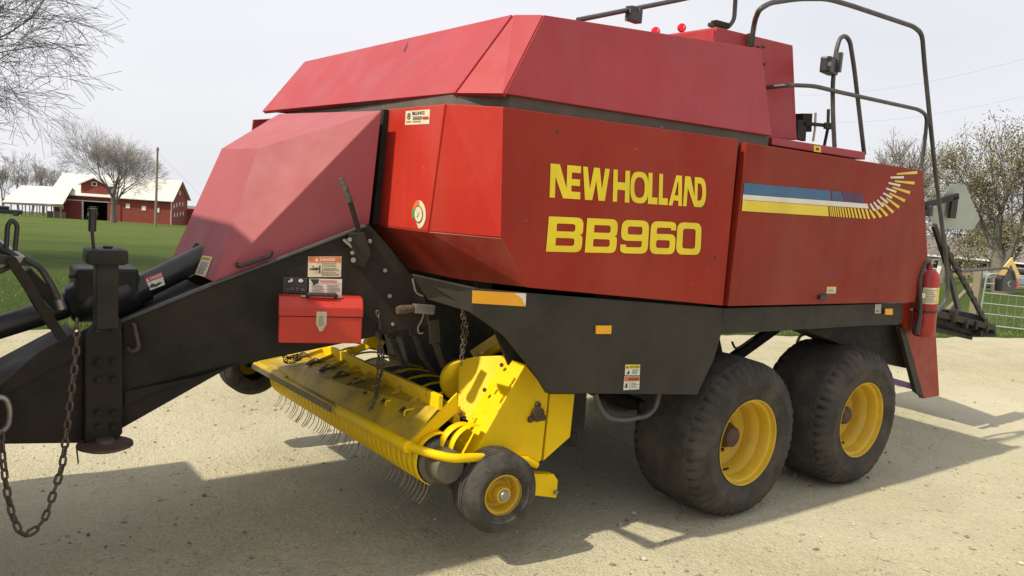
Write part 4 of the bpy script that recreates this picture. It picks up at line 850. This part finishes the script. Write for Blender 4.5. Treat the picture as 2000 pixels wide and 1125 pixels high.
chain(ats([(150, 632), (148, 690), (140, 760), (129, 850), (121, 910), (104, 965), (88, 1010), (66, 1036), (44, 1042), (26, 1010), (14, 960), (6, 900), (2, 850)], y=cy), .062, 'heavy rusty safety chain hanging in a long loop from the drawbar front')
chain([tg(738, 612, .03), tg(742, 640, .03)]+ats([(742, 660), (738, 720), (735, 770)], y=-.45)+[at(732, 806, y=-.45)], .040, 'rusty lift chain hanging beside the toolbox down to the pickup')
chain([tg(737, 655, .05), tg(748, 700, .05), at(742, 740, y=-.5), at(728, 790, y=-.5), at(722, 805, y=-.5)], .040, 'slack rusty chain bunched behind the lift chain near the toolbox')
chain(ats([(903, 608), (904, 650), (901, 712)], y=-1.1), .040, 'rusty chain hanging under the dark side flap to the yellow pickup end')
chain(ats([(905, 608), (912, 640), (908, 672), (903, 690)], y=-1.07), .036, 'shorter slack chain looped behind the one under the dark side flap')
ck = ats([(552, 694), (575, 702), (580, 692), (556, 706), (572, 708), (588, 700)], y=.75); chain(ck, .036, 'small heap of rusty chain lying on the far end of the pickup plate')
chain(ats([(553, 690), (554, 703)], y=.78), .03, 'short chain end rising from the heap on the far pickup plate')

# ------------------------------------------------------------ towing tractor, just left of the frame
Tr = thing('farm_tractor', 'blue farm tractor with white cab roof hitched ahead of the baler drawbar', 'tractor', (-6.05, 0, 0))
bl = mat('tractor_blue', (.03, .08, .3), .4, DUST, .2); wr = mat('roof_white', (.7, .7, .68), .4, DUST, .1)
def tl(x, y, z): return V((x, y, z))
MB().box((-1.7, 0, 1.45), (2.6, .85, .75)).build('bonnet', bl, Tr, bevel=.06); MB().box((-.9, 0, .85), (3.6, .55, .5)).build('chassis', M['dark'], Tr, bevel=.03)
MB().box((.38, 0, 3.34), (2.1, 1.9, .24)).build('cab_roof', wr, Tr, bevel=.07); MB().box((.35, 0, 1.6), (1.7, 1.5, .5)).build('cab_floor', bl, Tr, bevel=.04)
for x in (-.45, 1.1):
    for y in (-.72, .72): MB().bar((x, y, 1.8), (x, y*1.05, 3.26), .08, .08).build('cab_post', M['black'], Tr)
for y in (-1, 1):
    MB().box((.35, .74*y, 2.42), (1.5, .012, 1.2)).build('side_window', M['glass'], Tr); MB().box((.55, 1.0*y, 1.95), (1.5, .62, .07)).build('mudguard', bl, Tr, bevel=.03)
MB().box((1.13, 0, 2.42), (.012, 1.4, 1.2)).build('rear_window', M['glass'], Tr); MB().box((-.5, 0, 2.42), (.012, 1.4, 1.2)).build('windscreen', M['glass'], Tr)
for x, r_, wd, yy in ((.55, .92, .5, .80), (-2.4, .66, .4, .75)):
    for sg in (-1, 1):
        c = V((x, sg*(yy+wd), r_)); h_ = MB().lathe([(0, .05), (.12, .05), (.12, .2)], c, V((0, -sg, 0)), 16).build('wheel', M['steel'], Tr)
        MB().lathe([(r_*.58, .05), (r_*.8, 0), (r_*.97, .03), (r_, .1), (r_, wd-.1), (r_*.97, wd-.03), (r_*.8, wd), (r_*.58, wd-.05)], c, V((0, -sg, 0)), 96, mod=lambda i, k: -.03 if i in (2, 3, 4, 5) and k % 4 < 2 else 0).build('tyre', M['rubber2'], h_, smooth=30)
        MB().lathe([(r_*.59, .05), (r_*.5, .08), (r_*.46, .2), (.1, .18)], c, V((0, -sg, 0)), 40).build('rim', wr, h_, smooth=30)
MB().tube([(-1.2, -.3, 1.8), (-1.2, -.3, 3.0)], .05, 10).build('exhaust', M['rust'], Tr)
MB().bar((1.0, 0, .62), (1.6, 0, .62), .12, .08).build('drawbar_hitch', M['black'], Tr)

# ------------------------------------------------------------ background
def frame(u, dist, rz=0):
    p = far(u, dist); d = (p-CAM); d.z = 0; d.normalize(); ex = V((d.y, -d.x, 0)); c, s = math.cos(rz), math.sin(rz)
    X_ = ex*c-d*s; Y_ = d*c+ex*s
    return p, X_, Y_
BR = mat('barn_red_boards', (.26, .045, .035), .8, (.14, .055, .045), .5, .8, dscale=1.5, streak=True); BW = mat('metal_roof_white', (.60, .61, .57), .5, (.46, .45, .40), .5, .3); BT = mat('trim_white', (.75, .73, .68), .6); BD = mat('barn_dark', (.02, .018, .016), .9); WD = mat('weathered_wood', (.24, .20, .14), .85, (.12, .1, .08), .4, 4, streak=True)
p, ex_, ey_ = frame(219, 160, math.radians(20))
bn = thing('red_barn', 'long red barn with white metal roof, cross gable and open dark doorway', 'barn', p); UZ = V((0, 0, 1))
def bb(name, x0, x1, y0, y1, z0, z1, mt, par=None, X_=None, Y_=None, **k):
    X_ = X_ or ex_; Y_ = Y_ or ey_
    return MB().box(X_*((x0+x1)/2)+Y_*((y0+y1)/2)+UZ*((z0+z1)/2), (x1-x0, y1-y0, z1-z0), ax=(X_, Y_, UZ)).build(name, mt, par or bn, **k)
def bp(name, pts, t, mt, n, par=None): return MB().prism([ex_*a+ey_*b+UZ*c for a, b, c in pts], t, n=ex_*n[0]+ey_*n[1]+UZ*n[2]).build(name, mt, par or bn)
hw_, dp, ev, rg = 9.9, 10, 4.5, 7.9
bb('front_wall', -hw_, -5.0, 0, .2, -1, ev, BR); bb('front_wall', -.8, hw_, 0, .2, -1, ev, BR); bb('front_wall', -5.0, -.8, 0, .2, 3.2, ev, BR); bb('rear_wall', -hw_, hw_, dp-.2, dp, -1, ev, BR)
for a in (-hw_, hw_-.2): bp('gable_wall', [(a, .2, -1), (a, dp-.2, -1), (a, dp-.2, ev), (a, dp/2, rg-.15), (a, .2, ev)], -.2, BR, (1, 0, 0))
for i, (y0, y1) in enumerate(((-.6, dp/2), (dp+.6, dp/2))):
    bp('roof', [(-hw_-.5, y0, ev-.25), (hw_+.5, y0, ev-.25), (hw_+.5, y1, rg), (-hw_-.5, y1, rg)], .12, BW, (0, 0, 1))
mbb = MB()
bp('cross_gable', [(-5.3, -.02, ev-.2), (-.8, -.02, ev-.2), (-.8, -.02, 6.3), (-3.05, -.02, 7.4), (-5.3, -.02, 6.3)], .25, BR, (0, -1, 0))
bp('cross_gable_side', [(-5.3, .2, ev), (-5.3, 3.2, ev+2), (-5.3, 3.2, 6.3), (-5.3, .2, 6.3)], .15, BR, (-1, 0, 0)); bp('cross_gable_side', [(-.8, .2, ev), (-.8, 3.2, ev+2), (-.8, 3.2, 6.3), (-.8, .2, 6.3)], .15, BR, (1, 0, 0))
bp('roof', [(-5.7, -.5, 6.15), (-3.05, -.5, 7.5), (-3.05, 4.8, 7.5), (-5.7, 3.2, 6.15)], .12, BW, (-.45, 0, .9)); bp('roof', [(-.4, -.5, 6.15), (-3.05, -.5, 7.5), (-3.05, 4.8, 7.5), (-.4, 3.2, 6.15)], .12, BW, (.45, 0, .9))
wn = bb('window', -3.5, -2.6, -.1, -.03, 6.0, 6.7, BT); bb('pane', -3.35, -2.75, -.12, -.1, 6.1, 6.6, M['glass'], wn)
bb('door_track', -7.6, -.4, -.15, -.03, 3.25, 3.4, BT); bb('sliding_door', -7.4, -5.0, -.14, -.04, -.5, 3.2, BR); bb('sliding_door', -.8, 1.4, -.14, -.04, -.5, 3.2, BR)
bb('door_post', -5.05, -4.9, -.2, .2, -.5, 3.2, BT); bb('inner_wall', -9, 9, 5, 5.2, -1, 4, BD); bb('interior_floor', -9.5, 9.5, .3, 9.7, -.5, -.02, BD)
for a, c in ((-8.1, 3.2), (-8.5, 2.0), (2.6, 2.9), (5.3, 2.7), (7.6, 2.5)): w_ = bb('window', a-.35, a+.35, -.08, -.02, c-.4, c+.4, BT)
bb('corner_board', hw_-.02, hw_+.03, -.05, .25, -1, ev, BT)
for k, (b, c) in enumerate(((2, 1.7), (3.8, 1.7), (5.6, 1.8), (7.4, 1.8), (3.2, 3.5), (5.0, 3.6), (6.8, 3.6), (5.0, 5.6), (1.6, 3.3))): bb('gable_window', hw_, hw_+.06, b-.18, b+.18, c-.35, c+.35, BT)
bb('rear_lean_to', hw_-4, hw_+2.5, dp, dp+4, -1, 2.6, BR); 
# small tractor in the doorway
p2 = p+ex_*-4.0+ey_*1.4; tt = thing('parked_tractor', 'small red and grey tractor standing in the dark barn doorway', 'tractor', p2)
bb('bonnet', -.35, .35, -1.2, .4, .7, 1.3, mat('tractor_red', (.45, .03, .03), .5), tt); bb('cab', -.55, .55, .4, 1.6, 1.2, 2.2, BD, tt); bb('cab_roof', -.6, .6, .3, 1.7, 2.2, 2.32, BT, tt); bb('grille', -.2, .2, -1.25, -1.2, .8, 1.2, BT, tt)
for a in (-.8, .55): bb('mudguard', a, a+.25, .3, 1.5, .9, 1.35, mat('grey_guard', (.3, .3, .3), .5), tt)
for a, b, r_ in ((-.75, 1.0, .65), (.55, 1.0, .65), (-.6, -.8, .4), (.45, -.8, .4)):
    MB().lathe([(0, 0), (r_*.9, 0), (r_, .05), (r_, .2), (r_*.9, .25), (0, .25)], ex_*a+ey_*b+UZ*r_, ex_, 20).build('wheel', M['rubber2'], tt)
# open shed left of the barn
p, ex_, ey_ = frame(68, 158, math.radians(14)); sh = thing('open_shed', 'open pole shed with white roof attached left of the red barn', 'shed', p)
bp('roof', [(-4.6, -1, 2.3), (4.4, -1, 2.5), (4.4, 6, 5.2), (-3.6, 6, 5.0)], .12, BW, (0, -.4, .9), sh); bp('roof', [(-3.6, 6, 5.0), (4.4, 6, 5.2), (4.4, 12, 3), (-3.6, 12, 3)], .12, BW, (0, .4, .9), sh); bb('fascia', -4.5, 4.4, -1, -.85, 2.0, 2.3, WD, sh)
for k in range(9): bb('post', -4.4+k*1.05, -4.25+k*1.05, -.9, -.75, -1, 2.2, WD, sh)
for k in range(8): bb('back_post', -4.3+k*1.15, -4.15+k*1.15, 9, 9.15, -1, 2.6, WD, sh)
bb('low_wall', 1.6, 4.4, 1, 1.2, -1, 1.1, WD, sh); bb('rail_board', -4.4, 1.6, -.9, -.85, .7, .85, WD, sh)
# parked dark pickup
p, ex_, ey_ = frame(10, 152, .1); cr = thing('parked_car', 'dark pickup parked at the far left edge beside the open shed', 'car', p)
dkc = mat('car_dark', (.02, .025, .035), .3); bb('body', -2.6, 2.4, -.9, .9, .4, 1.05, dkc, cr, bevel=.12); bb('cabin', -1.3, .6, -.8, .8, 1.05, 1.6, M['glass'], cr, bevel=.15)
for a in (-1.7, 1.5):
    for b in (-.95, .75): MB().lathe([(0, 0), (.3, 0), (.36, .04), (.36, .18), (.3, .22), (0, .22)], ex_*a+ey_*b+UZ*.36, ey_, 18).build('wheel', M['rubber2'], cr)
# utility pole, far white shed, small grey shed
p, ex_, ey_ = frame(303, 120); up_ = thing('utility_pole', 'bare wooden utility pole standing in front of the red barn', 'pole', p)
MB().tube([(0, 0, -1), V((.1, 0, 10.6))], [.19, .13], 10).build('post', WD, up_, smooth=50); MB().box((.12, 0, 10.3), (.3, .2, .35)).build('bracket', M['steel'], up_)
p, ex_, ey_ = frame(358, 185, .3); gs = thing('grey_shed', 'small grey roofed shed just right of the red barn gable', 'shed', p); bb('wall', -2, 4, 0, 4, -1, 1.8, BR, gs); bp('roof', [(-2.4, -.4, 1.7), (4.4, -.4, 1.7), (4.4, 4, 3.8), (-2.4, 4, 3.8)], .12, mat('shingle_grey', (.16, .15, .14), .8), (0, -.4, .9), gs)
# houses on the right
HB = mat('house_brick', (.30, .20, .14), .8, (.4, .3, .2), .3, 1); HR = mat('house_shingles', (.15, .13, .12), .85, (.22, .2, .18), .5, 2)
for (u, dist, rz, wd_, lab, wl) in ((1830, 105, -.1, 7, 'low tan ranch house with grey roof beneath the budding tree', HB), (1925, 130, .12, 8.5, 'brown brick house with hipped roof right of the tree trunk', mat('house_brown', (.10, .075, .055), .8))):
    p, ex_, ey_ = frame(u, dist, rz); hs = thing('house', lab, 'house', p)
    bb('wall', -wd_, wd_, 0, 8, -1, 2.4, wl, hs)
    bp('roof', [(-wd_-.6, -.7, 2.25), (wd_+.6, -.7, 2.25), (wd_-2, 4, 4.4), (-wd_+2, 4, 4.4)], .15, HR, (0, -.4, .9), hs); bp('roof', [(-wd_-.6, 8.7, 2.25), (wd_+.6, 8.7, 2.25), (wd_-2, 4, 4.4), (-wd_+2, 4, 4.4)], .15, HR, (0, .4, .9), hs)
    bp('roof_end', [(-wd_-.6, -.7, 2.25), (-wd_-.6, 8.7, 2.25), (-wd_+2, 4, 4.4)], .15, HR, (-.5, 0, .8), hs); bp('roof_end', [(wd_+.6, -.7, 2.25), (wd_+.6, 8.7, 2.25), (wd_-2, 4, 4.4)], .15, HR, (.5, 0, .8), hs)
    for a in (-.7, -.4, -.1, .25, .6): w_ = bb('window', a*wd_, a*wd_+1.2, -.06, -.01, .7, 1.9, BT, hs); bb('pane', a*wd_+.12, a*wd_+1.08, -.08, -.06, .8, 1.8, M['glass'], w_)
    bb('fascia', -wd_-.6, wd_+.6, -.82, -.72, 2.1, 2.3, BT, hs); bb('garage_door', wd_*.05, wd_*.05+1.0, -.07, -.01, -.2, 2.0, BT, hs)
p, ex_, ey_ = frame(1995, 60, .2); cr = thing('parked_car', 'grey car at the right edge behind the gate', 'car', p)
bb('body', -2.2, 2.2, -.9, .9, .35, .95, mat('car_grey', (.2, .22, .25), .3), cr, bevel=.15); bb('cabin', -1.2, 1.2, -.75, .75, .95, 1.4, M['glass'], cr, bevel=.2)
for a in (-1.4, 1.4):
    for b in (-.95, .75): MB().lathe([(0, 0), (.28, 0), (.33, .04), (.33, .18), (.28, .22), (0, .22)], ex_*a+ey_*b+UZ*.33, ey_, 18).build('wheel', M['rubber2'], cr)
# fence post, brace and tube gate
p, ex_, ey_ = frame(1920, 20.5, 0); po = thing('fence_post', 'weathered wooden gate post with a diagonal wooden brace', 'fence post', p)
MB().box((0, 0, .55), (.15, .15, 1.5), rz=.2).build('post', WD, po, bevel=.012); MB().tube([ex_*-.62+UZ*.12, ex_*-.08+UZ*.95], .05, 10).build('brace', WD, po, smooth=50)
GM = mat('galvanised_tube', (.30, .33, .31), .5, (.2, .2, .18), .3, 6, metal=.3)
p, ex_, ey_ = frame(1937, 19.8, -.12); gt_ = thing('tube_gate', 'galvanised tube gate with wire mesh beside the wooden post', 'gate', p)
MB().tube(rounded([ex_*2.6+UZ*1.22, ex_*.0+UZ*1.22, ex_*-.03+UZ*.12, ex_*2.6+UZ*.12], .15), .02, 10).build('frame', GM, gt_, smooth=50)
for z in (.36, .58, .80, 1.0): MB().tube([ex_*-.01+UZ*z, ex_*2.6+UZ*z], .013, 8).build('bar', GM, gt_, smooth=50)
for k in range(1, 17): MB().tube([ex_*(.15*k)+UZ*.12, ex_*(.15*k)+UZ*.8], .003, 4).build('wire', GM, gt_)
# wires in the sky
wm = mat('wire_grey', (.3, .3, .32), .6)
for k, (a, b) in enumerate((((1560, 187), (2040, 105)), ((1560, 240), (2040, 180)))):
    A_, B_ = ray(*a).normalized()*60+CAM, ray(*b).normalized()*50+CAM; pts = [A_+(B_-A_)*t+V((0, 0, -.5*math.sin(PI*t))) for t in [i/12 for i in range(13)]]
    o = MB().tube(pts, .006, 4).build('overhead_wire', wm); tag(o, ('upper', 'lower')[k]+' thin overhead wire crossing the sky behind the hand rails', 'wire', 'overhead wires')
A_, B_ = V(up_.location)+V((0, 0, 6)), far(420, 100)+V((0, 0, 2.5)); o = MB().tube([up_.location+V((.1, 0, 10)), far(420, 112)+V((0, 0, 2.6))], .015, 4).build('overhead_wire', wm); tag(o, 'thin service wire sloping down from the utility pole behind the barn gable', 'wire')

# ------------------------------------------------------------ trees
BK = mat('bark_grey', (.15, .13, .11), .9, (.08, .07, .06), .4, 3); TW = mat('twig_brown', (.17, .135, .115), .9); TW3 = mat('twig_hazed', (.26, .235, .225), .9); TW2 = mat('twig_dark', (.10, .085, .078), .9)  # TW3 is paler: distance haze put into the twig colour
def tree(name, label, p, H, r0, seed, levels=6, mtl=(BK, TW), spread=.55, nk=(3, 4), lean=(0, 0), leaves=None, trunkh=.22, thin=.62, lratio=.74, minr=.006, group=None, twig=3, gnarl=.16, droop=0.):
    rnd = random.Random(seed); root = thing(name, label, 'tree', p, 0, group); tk, br, tws, tips = MB(), MB(), MB(), []
    def grow(a, d, L_, r_, lv):
        n_ = 3 if lv < 4 else 2; pts = [a]; rs = [r_]; dd_ = d.copy()
        for i in range(n_):
            dd_ = (dd_+V((rnd.gauss(0, gnarl), rnd.gauss(0, gnarl), rnd.gauss(0, gnarl*.6)+.04-droop*lv)))
            dd_.normalize(); a = a+dd_*(L_/n_); pts.append(a); rs.append(max(minr, r_*(1-(1-thin)*(i+1)/n_)))
        (tk if lv == 0 else br if lv <= 3 else tws).tube(pts, rs, 10 if lv == 0 else 6 if lv == 1 else 4 if lv <= 3 else 3, cap=False)
        if lv >= levels: tips.append((a, dd_)); return
        k = rnd.randint(*nk) if lv < levels-1 else twig
        a0 = rnd.random()*6.28
        for j in range(k):
            t = 1 if j == 0 else rnd.uniform(.45, 1); q_ = pts[min(n_, max(1, int(t*n_+.5)))]; ang = a0+j*2.4+rnd.uniform(-.5, .5)
            o1 = dd_.orthogonal().normalized(); o2 = dd_.cross(o1); sp = (spread*.45 if j == 0 else spread)*rnd.uniform(.7, 1.35)
            nd = (dd_*math.cos(sp)+(o1*math.cos(ang)+o2*math.sin(ang))*math.sin(sp)).normalized()
            grow(q_, nd, L_*lratio*rnd.uniform(.8, 1.12), rs[-1]*(.86 if j == 0 else .66), lv+1)
    grow(V((0, 0, -.3)), V((lean[0], lean[1], 1)).normalized(), H*trunkh, r0, 0)
    tk.build('trunk', mtl[0], root, smooth=60); me = br.mesh('branches'); link('branches', me, mtl[0], root); me = tws.mesh('twigs'); o = link('twigs', me, mtl[1], root); o['kind'] = 'stuff'
    if leaves:
        lb = MB(); cnt, size, ms = leaves
        for a, d in tips:
            for _ in range(cnt):
                c = a+V((rnd.gauss(0, size*3.4), rnd.gauss(0, size*3.4), rnd.gauss(0, size*3))); q_ = V((rnd.gauss(0, 1), rnd.gauss(0, 1), rnd.gauss(0, 1))).normalized(); w_ = q_.orthogonal().normalized()*size*rnd.uniform(.4, 1); h_ = q_.cross(w_)
                lb.add([c-w_, c+h_*.6, c+w_, c-h_*.6], [(0, 1, 2, 3)], rnd.randint(0, len(ms)-1))
        me = lb.mesh('leaves'); o = link('leaves', me, ms, root); o['kind'] = 'stuff'
    return root
tree('bare_tree', 'large bare tree at the left edge whose branches reach into the sky', far(-200, 27), 20.5, .5, 11, 7, (BK, TW2), .60, (4, 4), lean=(.10, 0), trunkh=.15, lratio=.81, minr=.0055, twig=3, gnarl=.13, droop=.012)
tree('bare_tree', 'rounded bare tree standing right in front of the red barn', far(222, 134), 20, .5, 16, 7, (BK, TW3), .58, (3, 4), trunkh=.20, lratio=.80, minr=.012, twig=3, gnarl=.07)
gtr = 'distant bare trees behind the shed'
for k, (u, H_) in enumerate(((8, 13.5), (38, 15), (62, 14.5), (84, 15), (108, 14))):
    tree('distant_tree', ['leftmost small bare tree behind the open shed roof', 'second small bare tree from the left behind the shed', 'middle small bare tree behind the open shed', 'small bare tree above the ridge of the open shed', 'small bare tree between the shed and the barn roof'][k], far(u, 215), H_*1.25, .3, 50+k*3, 6, (BK, TW3), .42, (3, 3), trunkh=.2, lratio=.79, minr=.022, group=gtr, twig=3, gnarl=.1)
LF = [mat('leaf_tan', (.24, .19, .12), .8), mat('leaf_olive', (.19, .18, .09), .8), mat('leaf_green', (.12, .15, .04), .8), mat('leaf_pale', (.28, .225, .12), .8)]
tree('budding_tree', 'tall budding maple with pale young leaves behind the gate at right', far(1972, 46), 14.8, .42, 8, 6, (BK, TW), .52, (3, 4), trunkh=.17, lratio=.80, minr=.012, leaves=(9, .07, LF), twig=3, gnarl=.1)
tree('budding_tree', 'leafier olive green tree close behind the grey sign plate', far(1850, 62), 9.5, .25, 31, 5, (BK, TW), .55, (3, 4), trunkh=.24, lratio=.8, minr=.012, leaves=(14, .09, [LF[0], LF[1], LF[2], LF[1]]), twig=3)
tree('budding_tree', 'low leafy tree overhanging the house roofs at the right', far(1990, 70), 9, .3, 36, 5, (BK, TW), .6, (3, 4), trunkh=.2, lratio=.8, minr=.012, leaves=(16, .12, LF), twig=3)
tree('budding_tree', 'reddish budding tree top showing above the rear panel, left one', far(1706, 80), 15.5, .3, 41, 6, (BK, TW), .42, (3, 4), trunkh=.22, lratio=.78, minr=.018, leaves=(3, .07, LF[:1]), twig=3, gnarl=.1)
tree('budding_tree', 'reddish budding tree top showing above the rear panel beside the rail', far(1748, 84), 16, .3, 42, 6, (BK, TW), .42, (3, 4), trunkh=.22, lratio=.78, minr=.018, leaves=(3, .07, LF[:1]), twig=3, gnarl=.1)
